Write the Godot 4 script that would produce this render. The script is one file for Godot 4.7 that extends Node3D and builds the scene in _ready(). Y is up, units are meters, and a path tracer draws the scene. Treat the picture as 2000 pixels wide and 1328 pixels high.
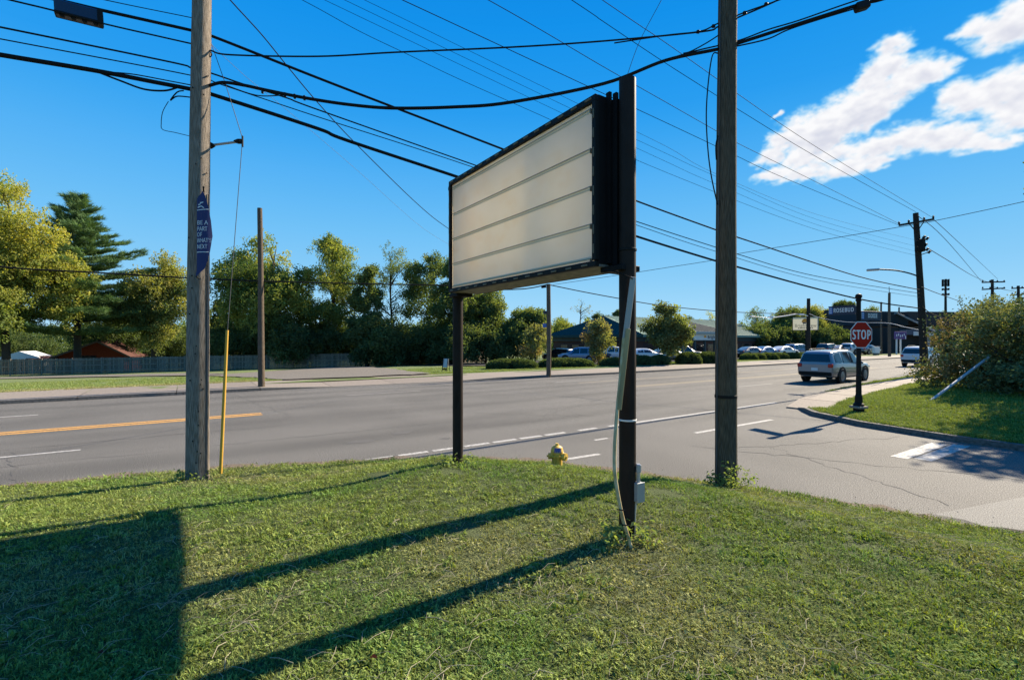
extends Node3D
# A vacant pylon sign on a corner lawn beside a four lane road.
# Axes: x right, y up, the camera looks along -z. The road runs along D, its far side lies along N.

const EYE := 2.25
const F := 944.0
const DX := 0.829
const DZ := 0.559
const EXPO := 2.5

var rng := RandomNumberGenerator.new()
var M := {}
var taken := {}
var noise_a := FastNoiseLite.new()
var noise_b := FastNoiseLite.new()

# ---------------------------------------------------------------- places
func at(u: float, v: float, z: float) -> Vector3:      # a sighting (photo pixel) taken at a depth
	return Vector3((u - 1000.0) / F * z, EYE + (664.0 - v) / F * z, -z)

func road(s: float, t: float, y: float) -> Vector3:    # s along the road, t across it
	return Vector3(DX * s - DZ * t, y, -(DZ * s + DX * t))

func st_of(p: Vector3) -> Vector2:
	return Vector2(DX * p.x - DZ * p.z, -DZ * p.x - DX * p.z)

func near_edge(s: float) -> float:
	return lerpf(9.2, 10.9, smoothstep(14.0, 42.0, s))

func far_kerb(s: float) -> float:
	return lerpf(24.0, 22.5, smoothstep(0.0, 26.0, s))

func field_y(s: float, t: float) -> float:
	return maxf(-2.2, 0.13 - 0.0365 * maxf(0.0, t - 27.6)) + 0.0 * s

func field_at(u: float, z: float) -> Vector3:
	var p := at(u, 664, z)
	var q := st_of(p)
	p.y = field_y(q.x, q.y)
	return p

# distance inside a boundary polyline given as (s, t) points; inside is to its right
func inside(line: Array, s: float, t: float) -> float:
	var best := 1e9
	var sgn := 1.0
	var p := Vector2(s, t)
	for i in line.size() - 1:
		var a: Vector2 = line[i]
		var b: Vector2 = line[i + 1]
		var ab := b - a
		var k := clampf((p - a).dot(ab) / ab.length_squared(), 0, 1)
		var q := a + ab * k
		var d := p.distance_squared_to(q)
		if d < best - 1e-9:
			best = d
			sgn = 1.0 if ab.cross(p - a) < 0.0 else -1.0
	return sqrt(best) * sgn

var lawn_line := [Vector2(-60, 11.0), Vector2(-6.0, 10.7), Vector2(-2.3, 10.4), Vector2(-0.24, 10.0), Vector2(1.34, 9.45), Vector2(3.0, 8.75), Vector2(4.3, 8.15), Vector2(5.5, 6.9), Vector2(6.25, 5.4), Vector2(6.95, 4.15), Vector2(7.55, 2.7), Vector2(7.95, 1.3), Vector2(8.1, -0.5), Vector2(8.15, -40)]
var corner_line := [Vector2(14.05, -40), Vector2(14.0, 2.3), Vector2(14.1, 3.4), Vector2(14.57, 5.4), Vector2(15.4, 6.9), Vector2(16.7, 8.0), Vector2(18.6, 8.9), Vector2(22, 9.4), Vector2(29.4, 10.35), Vector2(38.8, 10.85), Vector2(220, 10.9)]

func lawn_raw(s: float, t: float) -> float:
	var d := inside(lawn_line, s, t) + 0.09 * noise_b.get_noise_2d(s * 3.0, t * 3.0)
	if d < 0.0:
		return 0.03 + maxf(d * 1.2, -0.25)
	var w := clampf(d / (2.4 + 1.3 * smoothstep(5.0, 1.5, t) * smoothstep(4.5, 7.0, s) + 2.0 * smoothstep(3.5, 1.0, s)), 0, 1)
	return 0.03 + 0.495 * (w * w * (3 - 2 * w)) * 0.85 + 0.495 * 0.15 * sin(w * PI / 2) + 0.03 * noise_a.get_noise_2d(s * 2.0, t * 2.0)

func corner_raw(s: float, t: float) -> float:
	var d := inside(corner_line, s, t)
	if d < 0.1:
		return -0.2
	return 0.13 + 0.30 * smoothstep(0.4, 4.5, d) + 0.03 * noise_a.get_noise_2d(s * 2.0, t * 2.0) * smoothstep(0.3, 1.0, d)

func walk_mid(s: float) -> float:      # where the corner footway's middle runs
	return 7.55 + 0.4 * clampf((s - 16.45) / 1.75, 0, 1) + 0.35 * clampf((s - 18.2) / 2.5, 0, 1) + 0.45 * clampf((s - 20.7) / 5.5, 0, 1) + 0.45 * clampf((s - 26.2) / 7.8, 0, 1)

func corner_ground(s: float, t: float) -> float:      # the lawn, dug out under the footway
	var y := corner_raw(s, t)
	if s > 15.6:
		y -= 0.16 * smoothstep(1.05, 0.7, absf(t - walk_mid(s))) * smoothstep(15.6, 16.3, s)
	return y

# ---------------------------------------------------------------- mesh building
class MB:
	var v := PackedVector3Array()
	var n := PackedVector3Array()
	var uv := PackedVector2Array()
	var c := PackedColorArray()
	var ix := PackedInt32Array()
	var col := Color(1, 1, 1)

	func vert(p: Vector3, nn: Vector3, t := Vector2.ZERO) -> int:
		v.push_back(p); n.push_back(nn); uv.push_back(t); c.push_back(col)
		return v.size() - 1

	func face(a: int, b: int, d: int) -> void:      # winding follows the normals
		var g := (v[b] - v[a]).cross(v[d] - v[a])
		if g.dot(n[a] + n[b] + n[d]) > 0.0:
			ix.push_back(a); ix.push_back(d); ix.push_back(b)
		else:
			ix.push_back(a); ix.push_back(b); ix.push_back(d)

	func tri(a: Vector3, b: Vector3, d: Vector3, away: Vector3) -> void:
		var g := (b - a).cross(d - a).normalized()
		if g.dot(away) < 0.0:
			g = -g
		face(vert(a, g, Vector2(0, 0)), vert(b, g, Vector2(1, 0)), vert(d, g, Vector2(1, 1)))

	func quad(a: Vector3, b: Vector3, d: Vector3, e: Vector3, away: Vector3, us := 1.0, vs := 1.0) -> void:
		var g := (d - a).cross(e - b).normalized()
		if g.dot(away) < 0.0:
			g = -g
		var i := vert(a, g, Vector2(0, 0))
		var j := vert(b, g, Vector2(us, 0))
		var k := vert(d, g, Vector2(us, vs))
		var l := vert(e, g, Vector2(0, vs))
		face(i, j, k); face(i, k, l)

	func box(x: Transform3D, size: Vector3, bevel := 0.0) -> void:
		var h := size / 2.0
		var b := minf(bevel, minf(h.x, minf(h.y, h.z)) * 0.9)
		var ax := [Vector3.RIGHT, Vector3.UP, Vector3.BACK]
		for i in 3:
			var j := (i + 1) % 3
			var k := (i + 2) % 3
			for sg in [-1.0, 1.0]:
				var o: Vector3 = ax[i] * h[i] * sg
				var p: Vector3 = ax[j] * (h[j] - b)
				var q: Vector3 = ax[k] * (h[k] - b)
				quad(x * (o - p - q), x * (o + p - q), x * (o + p + q), x * (o - p + q), x.basis * (ax[i] * sg), size[j], size[k])
		if b <= 0.0:
			return
		for i in 3:
			var j := (i + 1) % 3
			var k := (i + 2) % 3
			for sj in [-1.0, 1.0]:
				for sk in [-1.0, 1.0]:
					var e: Vector3 = ax[i] * (h[i] - b)
					var p1: Vector3 = ax[j] * h[j] * sj + ax[k] * (h[k] - b) * sk
					var p2: Vector3 = ax[j] * (h[j] - b) * sj + ax[k] * h[k] * sk
					quad(x * (p1 - e), x * (p1 + e), x * (p2 + e), x * (p2 - e), x.basis * (ax[j] * sj + ax[k] * sk), size[i], b)
		for sx in [-1.0, 1.0]:
			for sy in [-1.0, 1.0]:
				for sz in [-1.0, 1.0]:
					var s := Vector3(sx, sy, sz)
					tri(x * (s * (h - Vector3(0, b, b))), x * (s * (h - Vector3(b, 0, b))), x * (s * (h - Vector3(b, b, 0))), x.basis * s)

	func bx(at_: Vector3, size: Vector3, bevel := 0.0, turn := 0.0) -> void:
		box(Transform3D(Basis(Vector3.UP, turn), at_), size, bevel)

	func beam(a: Vector3, b: Vector3, w: float, h: float, bevel := 0.0) -> void:
		var x := (b - a).normalized()
		var up := Vector3.UP if absf(x.y) < 0.95 else Vector3.BACK
		var z := x.cross(up).normalized()
		box(Transform3D(Basis(x, z.cross(x), z), (a + b) / 2), Vector3(a.distance_to(b), h, w), bevel)

	# a grid of points as a smooth sheet; away(p) is roughly outwards, or flat for facets
	func grid(rows: Array, closed: bool, centre: Variant, up := Vector3.ZERO) -> void:
		var nr := rows.size()
		var nc: int = rows[0].size()
		var base := v.size()
		var run := 0.0
		for r in nr:
			if r > 0:
				run += (rows[r][0] as Vector3).distance_to(rows[r - 1][0])
			for k in nc:
				var p: Vector3 = rows[r][k]
				var kl := k - 1
				var kr := k + 1
				if closed:
					if kl < 0: kl = nc - 2
					if kr >= nc: kr = 1
				else:
					kl = maxi(kl, 0); kr = mini(kr, nc - 1)
				var dr: Vector3 = rows[mini(r + 1, nr - 1)][k] - rows[maxi(r - 1, 0)][k]
				var dk: Vector3 = rows[r][kr] - rows[r][kl]
				var g := dr.cross(dk).normalized()
				if g == Vector3.ZERO:
					g = up if up != Vector3.ZERO else Vector3.UP
				var hint := up
				if centre != null:
					hint = p - (centre[r] if centre is Array else centre)
				if g.dot(hint) < 0.0:
					g = -g
				vert(p, g, Vector2(float(k) / (nc - 1), run))
		for r in nr - 1:
			for k in nc - 1:
				var a := base + r * nc + k
				face(a, a + 1, a + nc + 1)
				face(a, a + nc + 1, a + nc)

	func tube(pts: Array, radii: Variant, sides := 8, caps := true) -> void:
		var rows := []
		var mid := []
		var ref := Vector3.ZERO
		for i in pts.size():
			var d: Vector3 = (pts[mini(i + 1, pts.size() - 1)] - pts[maxi(i - 1, 0)]).normalized()
			if ref == Vector3.ZERO:
				ref = d.cross(Vector3.UP if absf(d.y) < 0.9 else Vector3.RIGHT).normalized()
			ref = (ref - d * ref.dot(d)).normalized()
			var o := d.cross(ref)
			var r: float = radii[i] if radii is Array else radii
			var row := []
			for k in sides + 1:
				var a := TAU * k / sides
				row.append(pts[i] + (ref * cos(a) + o * sin(a)) * r)
			rows.append(row)
			mid.append(pts[i])
		grid(rows, true, mid)
		if caps:
			for e in [0, pts.size() - 1]:
				var d: Vector3 = (pts[0] - pts[1]) if e == 0 else (pts[e] - pts[e - 1])
				for k in sides:
					tri(pts[e], rows[e][k], rows[e][k + 1], d)

	func lathe(o: Vector3, prof: Array, sides := 16, axis := Vector3.UP) -> void:   # prof: Vector2(radius, along)
		var z := axis.normalized()
		var x := z.cross(Vector3.RIGHT if absf(z.x) < 0.9 else Vector3.BACK).normalized()
		var y := z.cross(x)
		for i in prof.size() - 1:
			var p: Vector2 = prof[i]
			var q: Vector2 = prof[i + 1]
			var slope := Vector2(q.y - p.y, p.x - q.x).normalized()
			var b0 := v.size()
			for pr in [p, q]:
				for k in sides + 1:
					var a := TAU * k / sides
					var out := x * cos(a) + y * sin(a)
					vert(o + z * pr.y + out * pr.x, (out * slope.x + z * slope.y).normalized(), Vector2(float(k) / sides, pr.y))
			for k in sides:
				face(b0 + k, b0 + k + 1, b0 + sides + 2 + k)
				face(b0 + k, b0 + sides + 2 + k, b0 + sides + 1 + k)

	func prism(poly: Array, x: Transform3D, depth: float) -> void:   # a flat outline (Vector2) with thickness along local z
		var pk := PackedVector2Array(poly)
		var tri_ix := Geometry2D.triangulate_polygon(pk)
		for i in range(0, tri_ix.size(), 3):
			for sg in [-1.0, 1.0]:
				var z := Vector3(0, 0, sg * depth / 2)
				var a := pk[tri_ix[i]]; var b := pk[tri_ix[i + 1]]; var d := pk[tri_ix[i + 2]]
				tri(x * (Vector3(a.x, a.y, 0) + z), x * (Vector3(b.x, b.y, 0) + z), x * (Vector3(d.x, d.y, 0) + z), x.basis * z)
		var mid := Vector2.ZERO
		for p in pk: mid += p / pk.size()
		var turn := 0.0
		for i in pk.size():
			turn += pk[i].cross(pk[(i + 1) % pk.size()])
		for i in pk.size():
			var a := pk[i]
			var b := pk[(i + 1) % pk.size()]
			var nn := Vector2(b.y - a.y, a.x - b.x) * signf(turn)
			var h := Vector3(0, 0, depth / 2)
			quad(x * (Vector3(a.x, a.y, 0) - h), x * (Vector3(b.x, b.y, 0) - h), x * (Vector3(b.x, b.y, 0) + h), x * (Vector3(a.x, a.y, 0) + h), x.basis * Vector3(nn.x, nn.y, 0))

	func mesh(m: Material) -> ArrayMesh:
		var a := []
		a.resize(Mesh.ARRAY_MAX)
		a[Mesh.ARRAY_VERTEX] = v; a[Mesh.ARRAY_NORMAL] = n; a[Mesh.ARRAY_TEX_UV] = uv; a[Mesh.ARRAY_COLOR] = c; a[Mesh.ARRAY_INDEX] = ix
		var r := ArrayMesh.new()
		r.add_surface_from_arrays(Mesh.PRIMITIVE_TRIANGLES, a)
		r.surface_set_material(0, m)
		return r

# ---------------------------------------------------------------- objects
func numbered(called: String) -> String:
	if not taken.has(called):
		taken[called] = 0
		return called
	taken[called] += 1
	return "%s_%03d" % [called, taken[called]]

func tag(o: Node, label: String, category: String, group := "", kind := "") -> Node:
	if label != "": o.set_meta("label", label)
	if category != "": o.set_meta("category", category)
	if group != "": o.set_meta("group", group)
	if kind != "": o.set_meta("kind", kind)
	return o

func thing(called: String, label: String, category: String, pos := Vector3.ZERO, turn := 0.0, group := "") -> Node3D:
	var o := Node3D.new()
	o.name = numbered(called)
	add_child(o, true)
	o.position = pos
	o.rotation.y = turn
	tag(o, label, category, group)
	return o

func part(b: Variant, called: String, m: Material, parent: Node = null, pos := Vector3.ZERO) -> MeshInstance3D:
	var o := MeshInstance3D.new()
	o.mesh = b.mesh(m) if b is MB else b
	if not b is MB and m != null:
		o.material_override = m
	o.name = called if parent != null else numbered(called)
	(parent if parent != null else self).add_child(o, true)
	o.position = pos
	return o

func struct(b: MB, called: String, m: Material, parent: Node = null) -> MeshInstance3D:
	var o := part(b, called, m, parent)
	if parent == null:
		o.set_meta("kind", "structure")
	return o

func copies(called: String, m: Mesh, places: Array, tints: PackedColorArray, parent: Node = null) -> MultiMeshInstance3D:
	var mm := MultiMesh.new()
	mm.transform_format = MultiMesh.TRANSFORM_3D
	mm.use_colors = true
	mm.mesh = m
	mm.instance_count = places.size()
	for i in places.size():
		mm.set_instance_transform(i, places[i])
		mm.set_instance_color(i, tints[i])
	var o := MultiMeshInstance3D.new()
	o.multimesh = mm
	o.name = called if parent != null else numbered(called)
	(parent if parent != null else self).add_child(o, true)
	o.set_meta("kind", "stuff")
	return o

func lettering(text: String, height: float, m: Material, parent: Node, pos: Vector3, turn := 0.0, squeeze := 1.0, bold := true, called := "lettering") -> MeshInstance3D:
	var f := SystemFont.new()
	f.font_names = PackedStringArray(["Droid Sans"])
	f.font_weight = 700 if bold else 400
	var t := TextMesh.new()
	t.font = f
	t.text = text
	t.font_size = 64
	t.pixel_size = height / (64.0 * 0.714)
	t.depth = 0.004
	t.curve_step = 2.0
	t.material = m
	var o := MeshInstance3D.new()
	o.mesh = t
	o.name = called
	parent.add_child(o, true)
	o.transform = Transform3D(Basis(Vector3.UP, turn) * Basis.from_scale(Vector3(squeeze, 1, 1)), pos)
	return o

# ---------------------------------------------------------------- materials
func lin(r: float, g: float, b: float, a := 1.0) -> Color:
	var c := Color(r, g, b).linear_to_srgb()
	c.a = a
	return c

func noise_tex(seed_: int, freq: float, stops: Array, octaves := 4, size := 512, normal := false, kind := FastNoiseLite.TYPE_SIMPLEX_SMOOTH) -> NoiseTexture2D:
	var f := FastNoiseLite.new()
	f.seed = seed_
	f.frequency = freq
	f.noise_type = kind
	f.fractal_octaves = octaves
	var t := NoiseTexture2D.new()
	t.width = size; t.height = size
	t.seamless = true
	t.seamless_blend_skirt = 0.15
	t.noise = f
	if normal:
		t.as_normal_map = true
		t.bump_strength = 4.0
	elif stops.size():
		var g := Gradient.new()
		var off := PackedFloat32Array()
		var cs := PackedColorArray()
		for i in stops.size():
			off.push_back(float(i) / (stops.size() - 1))
			cs.push_back(stops[i])
		g.offsets = off
		g.colors = cs
		t.color_ramp = g
	return t

func mat(called: String, c: Color, rough := 0.8, metal := 0.0, spec := 0.5) -> StandardMaterial3D:
	var m := StandardMaterial3D.new()
	m.resource_name = called
	m.albedo_color = c
	m.roughness = rough
	m.metallic = metal
	m.metallic_specular = spec
	M[called] = m
	return m

func grey(k: float) -> Color:
	return Color(k, k, k)

func textured(m: StandardMaterial3D, tex: Texture2D, scale := Vector3.ONE, tri := true, bump := 0.0, bump_tex: Texture2D = null) -> StandardMaterial3D:
	m.albedo_texture = tex
	m.uv1_triplanar = tri
	m.uv1_world_triplanar = tri
	m.uv1_scale = scale
	if bump != 0.0:
		m.heightmap_enabled = true
		m.heightmap_scale = bump
		m.heightmap_texture = bump_tex if bump_tex else tex
	return m

func leaf_mat(called: String, through: float, rough := 0.5, tint := Color(1.0, 1.0, 0.6)) -> StandardMaterial3D:
	var m := mat(called, Color.WHITE, rough, 0.0, 0.15)
	m.vertex_color_use_as_albedo = true
	m.cull_mode = BaseMaterial3D.CULL_DISABLED
	m.backlight_enabled = true
	m.backlight = tint * through
	return m

func make_materials() -> void:
	var grain := noise_tex(3, 0.22, [grey(0.72), grey(0.9), grey(1.0)], 3, 512)
	var grain2 := noise_tex(9, 0.11, [grey(0.38), grey(0.58), grey(0.95), grey(1.0)], 5, 1024)
	var m := mat("asphalt", lin(0.25, 0.238, 0.216), 0.8, 0.0, 0.3)
	textured(m, grain2, Vector3.ONE * 0.42, true, 0.8)
	m.vertex_color_use_as_albedo = true
	textured(mat("lot_asphalt", lin(0.07, 0.068, 0.065), 0.9, 0.0, 0.2), grain, Vector3.ONE * 0.4)
	textured(mat("crack", lin(0.105, 0.10, 0.093), 0.95), grain, Vector3.ONE)
	m = textured(mat("concrete", lin(0.27, 0.225, 0.18), 0.85), noise_tex(5, 0.05, [grey(0.74), grey(0.92), grey(1.0)], 6, 512), Vector3.ONE * 0.35, true, 0.3)
	m.vertex_color_use_as_albedo = true
	textured(mat("old_concrete", lin(0.27, 0.26, 0.235), 0.85), grain2, Vector3.ONE * 0.5, true, 0.8)
	textured(mat("kerb", lin(0.165, 0.15, 0.13), 0.9), noise_tex(6, 0.08, [grey(0.45), grey(0.85), grey(1.0)], 5, 256), Vector3.ONE * 0.6)
	var worn := noise_tex(17, 0.06, [grey(0.55), grey(0.95), grey(1.0)], 5, 256)
	textured(mat("white_paint", lin(0.43, 0.415, 0.385), 0.8), worn, Vector3.ONE * 0.8)
	textured(mat("edge_dirt", lin(0.25, 0.20, 0.155), 0.95, 0.0, 0.2), noise_tex(41, 0.12, [grey(0.4), grey(0.8), grey(1.0)], 4, 256), Vector3.ONE * 0.8)
	textured(mat("faded_paint", lin(0.50, 0.485, 0.45), 0.8), noise_tex(42, 0.035, [grey(0.52), grey(0.7), grey(0.95), grey(1.0)], 6, 512), Vector3.ONE * 0.7)
	textured(mat("worn_paint", lin(0.28, 0.265, 0.24), 0.8), worn, Vector3.ONE * 0.8)
	textured(mat("yellow_paint", lin(0.60, 0.31, 0.065), 0.8), worn, Vector3.ONE * 0.8)
	textured(mat("pale_yellow_paint", lin(0.33, 0.26, 0.15), 0.8), worn, Vector3.ONE * 0.8)
	m = textured(mat("soil_lawn", Color.WHITE, 0.95, 0.0, 0.2), noise_tex(11, 0.1, [grey(0.35), grey(0.7), grey(1.0)], 4, 512), Vector3.ONE * 0.8, true, 1.0)
	m.vertex_color_use_as_albedo = true
	m = textured(mat("turf", Color.WHITE, 0.95, 0.0, 0.2), noise_tex(12, 0.16, [grey(0.4), grey(0.8), grey(1.0)], 4, 512), Vector3.ONE * 0.5, true, 1.0)
	m.vertex_color_use_as_albedo = true
	textured(mat("gravel", lin(0.25, 0.22, 0.18), 0.95), noise_tex(14, 0.24, [grey(0.4), grey(0.75), grey(1.0)], 3, 512), Vector3.ONE * 0.5, true, 1.0)
	# wood of the poles: long grain with dark checks
	var wood := noise_tex(21, 0.035, [Color(0.16, 0.15, 0.14), Color(0.62, 0.60, 0.58), Color(0.86, 0.85, 0.84), Color(1, 1, 1), Color(0.86, 0.80, 0.74)], 6, 1024)
	for w in [["pole_wood", lin(0.35, 0.30, 0.25)], ["dark_pole_wood", lin(0.13, 0.118, 0.09)], ["far_pole_wood", lin(0.17, 0.135, 0.10)], ["black_pole", lin(0.05, 0.045, 0.04)]]:
		m = mat(w[0], w[1], 0.9, 0.0, 0.2)
		textured(m, wood, Vector3(5.0, 0.11, 1), false, 1.2)
	mat("fence_wood", lin(0.33, 0.27, 0.205), 0.9, 0.0, 0.2).vertex_color_use_as_albedo = true
	textured(M.fence_wood, noise_tex(23, 0.05, [grey(0.6), grey(0.9), grey(1.0)], 4, 256), Vector3(1.2, 0.2, 1.2))
	textured(mat("bark", lin(0.075, 0.06, 0.045), 0.95), noise_tex(24, 0.09, [grey(0.4), grey(0.8), grey(1.0)], 4, 256), Vector3(2, 0.5, 2))
	mat("cable", lin(0.014, 0.014, 0.015), 0.8, 0.0, 0.15)
	mat("pale_cable", lin(0.42, 0.41, 0.38), 0.5)
	mat("steel_wire", lin(0.06, 0.065, 0.07), 0.7)
	textured(mat("brown_steel", lin(0.024, 0.017, 0.0135), 0.6, 0.0, 0.25), noise_tex(31, 0.02, [Color(0.7, 0.66, 0.62), Color(1, 1, 1), Color(1.0, 0.9, 0.8)], 5, 256), Vector3(1, 0.4, 1))
	textured(mat("dark_metal", lin(0.014, 0.013, 0.013), 0.6, 0.0, 0.2), noise_tex(32, 0.02, [grey(0.75), grey(1.0)], 4, 256), Vector3(1, 0.4, 1))
	mat("black_metal", lin(0.011, 0.0105, 0.01), 0.55, 0.0, 0.25)
	mat("clip_metal", lin(0.14, 0.12, 0.085), 0.5, 0.0, 0.3)
	textured(mat("pan_metal", lin(0.26, 0.225, 0.18), 0.7), noise_tex(33, 0.03, [grey(0.6), grey(1.0)], 5, 256), Vector3.ONE)
	m = textured(mat("acrylic", lin(0.84, 0.81, 0.73), 0.35), noise_tex(34, 0.008, [Color(0.98, 0.94, 0.88), Color(0.99, 0.985, 0.97), Color(1, 1, 1), Color(1, 0.995, 0.98)], 5, 512), Vector3.ONE * 0.45)
	m.backlight_enabled = true
	m.backlight = Color(1.0, 0.97, 0.90) * 0.95
	m.vertex_color_use_as_albedo = true
	mat("stain", lin(0.55, 0.44, 0.28), 0.4)
	mat("track", lin(0.62, 0.54, 0.40), 0.6, 0.0, 0.2)
	mat("track_dark", lin(0.20, 0.17, 0.12), 0.4)
	mat("inside_white", lin(0.8, 0.8, 0.78), 0.8)
	textured(mat("pvc", lin(0.68, 0.58, 0.38), 0.55, 0.0, 0.2), noise_tex(35, 0.03, [Color(0.7, 0.62, 0.48), Color(1, 1, 1)], 4, 256), Vector3.ONE)
	textured(mat("lath", lin(0.58, 0.42, 0.19), 0.8), noise_tex(36, 0.03, [grey(0.65), grey(1.0)], 4, 256), Vector3(1, 0.2, 1))
	mat("galvanised", lin(0.36, 0.37, 0.37), 0.45, 0.4)
	mat("box_grey", lin(0.27, 0.28, 0.27), 0.55)
	mat("guard_yellow", lin(0.56, 0.31, 0.03), 0.6)
	mat("strip_grey", lin(0.34, 0.31, 0.27), 0.6)
	mat("guard_white", lin(0.40, 0.40, 0.39), 0.6)
	textured(mat("hydrant_yellow", lin(0.75, 0.52, 0.09), 0.5), noise_tex(37, 0.03, [Color(0.75, 0.68, 0.5), Color(1, 1, 1)], 4, 256), Vector3.ONE * 2)
	mat("hydrant_blue", lin(0.05, 0.06, 0.25), 0.5)
	m = mat("banner_blue", lin(0.018, 0.026, 0.11), 0.7)
	m.cull_mode = BaseMaterial3D.CULL_DISABLED
	mat("print_white", lin(0.75, 0.75, 0.75), 0.7)
	mat("print_dark", lin(0.06, 0.055, 0.05), 0.7)
	mat("enclosure_blue", lin(0.008, 0.012, 0.045), 0.35)
	m = mat("stop_red", lin(0.36, 0.018, 0.008), 0.7, 0.0, 0.2)
	m.backlight_enabled = false
	mat("blade_navy", lin(0.012, 0.018, 0.04), 0.5)
	mat("blade_blue", lin(0.05, 0.14, 0.40), 0.6)
	mat("white_plain", lin(0.66, 0.65, 0.62), 0.6)
	m = mat("cream_panel", lin(0.80, 0.66, 0.42), 0.5)
	m.backlight_enabled = true
	m.backlight = Color(1.0, 0.95, 0.85) * 0.5
	mat("orange_print", lin(0.75, 0.30, 0.03), 0.6)
	mat("teal_roof", lin(0.022, 0.062, 0.058), 0.6, 0.0, 0.25)
	mat("green_roof", lin(0.17, 0.255, 0.195), 0.6, 0.0, 0.3)
	mat("silver_roof", lin(0.32, 0.345, 0.325), 0.55)
	mat("brick_brown", lin(0.085, 0.04, 0.03), 0.9)
	mat("fascia_dark", lin(0.02, 0.04, 0.045), 0.6)
	mat("red_siding", lin(0.12, 0.026, 0.014), 0.9, 0.0, 0.2)
	mat("roof_pink", lin(0.10, 0.05, 0.042), 0.95, 0.0, 0.15)
	mat("barge_dark", lin(0.06, 0.045, 0.04), 0.8)
	mat("store_wall", lin(0.10, 0.105, 0.13), 0.8)
	mat("store_roof", lin(0.03, 0.027, 0.025), 0.9)
	mat("shingle", lin(0.25, 0.23, 0.21), 0.9)
	mat("purple_print", lin(0.11, 0.06, 0.18), 0.6)
	mat("window_dark", lin(0.012, 0.014, 0.018), 0.08, 0.0, 0.6)
	mat("tyre", lin(0.015, 0.015, 0.015), 0.9)
	mat("rim", lin(0.16, 0.16, 0.165), 0.4, 0.6)
	mat("tail_red", lin(0.4, 0.012, 0.01), 0.2)
	mat("lamp_clear", lin(0.6, 0.6, 0.6), 0.15)
	for p in [["paint_silver", lin(0.20, 0.21, 0.225), 0.4], ["paint_white", lin(0.55, 0.56, 0.57), 0.0], ["paint_blue", lin(0.10, 0.16, 0.27), 0.3], ["paint_black", lin(0.012, 0.012, 0.014), 0.0], ["paint_grey", lin(0.12, 0.125, 0.13), 0.3], ["paint_red", lin(0.2, 0.02, 0.02), 0.0]]:
		m = mat(p[0], p[1], 0.35, p[2])
		m.clearcoat_enabled = true
		m.clearcoat = 1.0
		m.clearcoat_roughness = 0.05
	leaf_mat("leaf", 1.0, 0.65)
	leaf_mat("needle", 0.6, 0.7)
	leaf_mat("shrub_leaf", 0.7, 0.6)
	leaf_mat("grass_blade", 0.8, 0.75, Color(1.0, 1.0, 0.4))
	M.grass_blade.metallic_specular = 0.12

# ---------------------------------------------------------------- camera, sky, sun
const SUN_AZ := 54.0
const SUN_EL := 34.3

func sky_tone(el: float) -> Color:
	var stops := [[-1.0, Color8(188, 228, 250)], [0.0, Color8(184, 228, 252)], [3.0, Color8(166, 219, 251)], [7.0, Color8(140, 206, 249)], [12.0, Color8(114, 194, 248)], [18.0, Color8(84, 178, 246)], [25.0, Color8(42, 158, 241)], [33.0, Color8(20, 146, 236)], [50.0, Color8(8, 118, 216)], [90.0, Color8(4, 96, 190)]]
	for i in stops.size() - 1:
		if el <= stops[i + 1][0]:
			return (stops[i][1] as Color).lerp(stops[i + 1][1], clampf((el - stops[i][0]) / (stops[i + 1][0] - stops[i][0]), 0, 1))
	return stops[-1][1]

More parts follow.
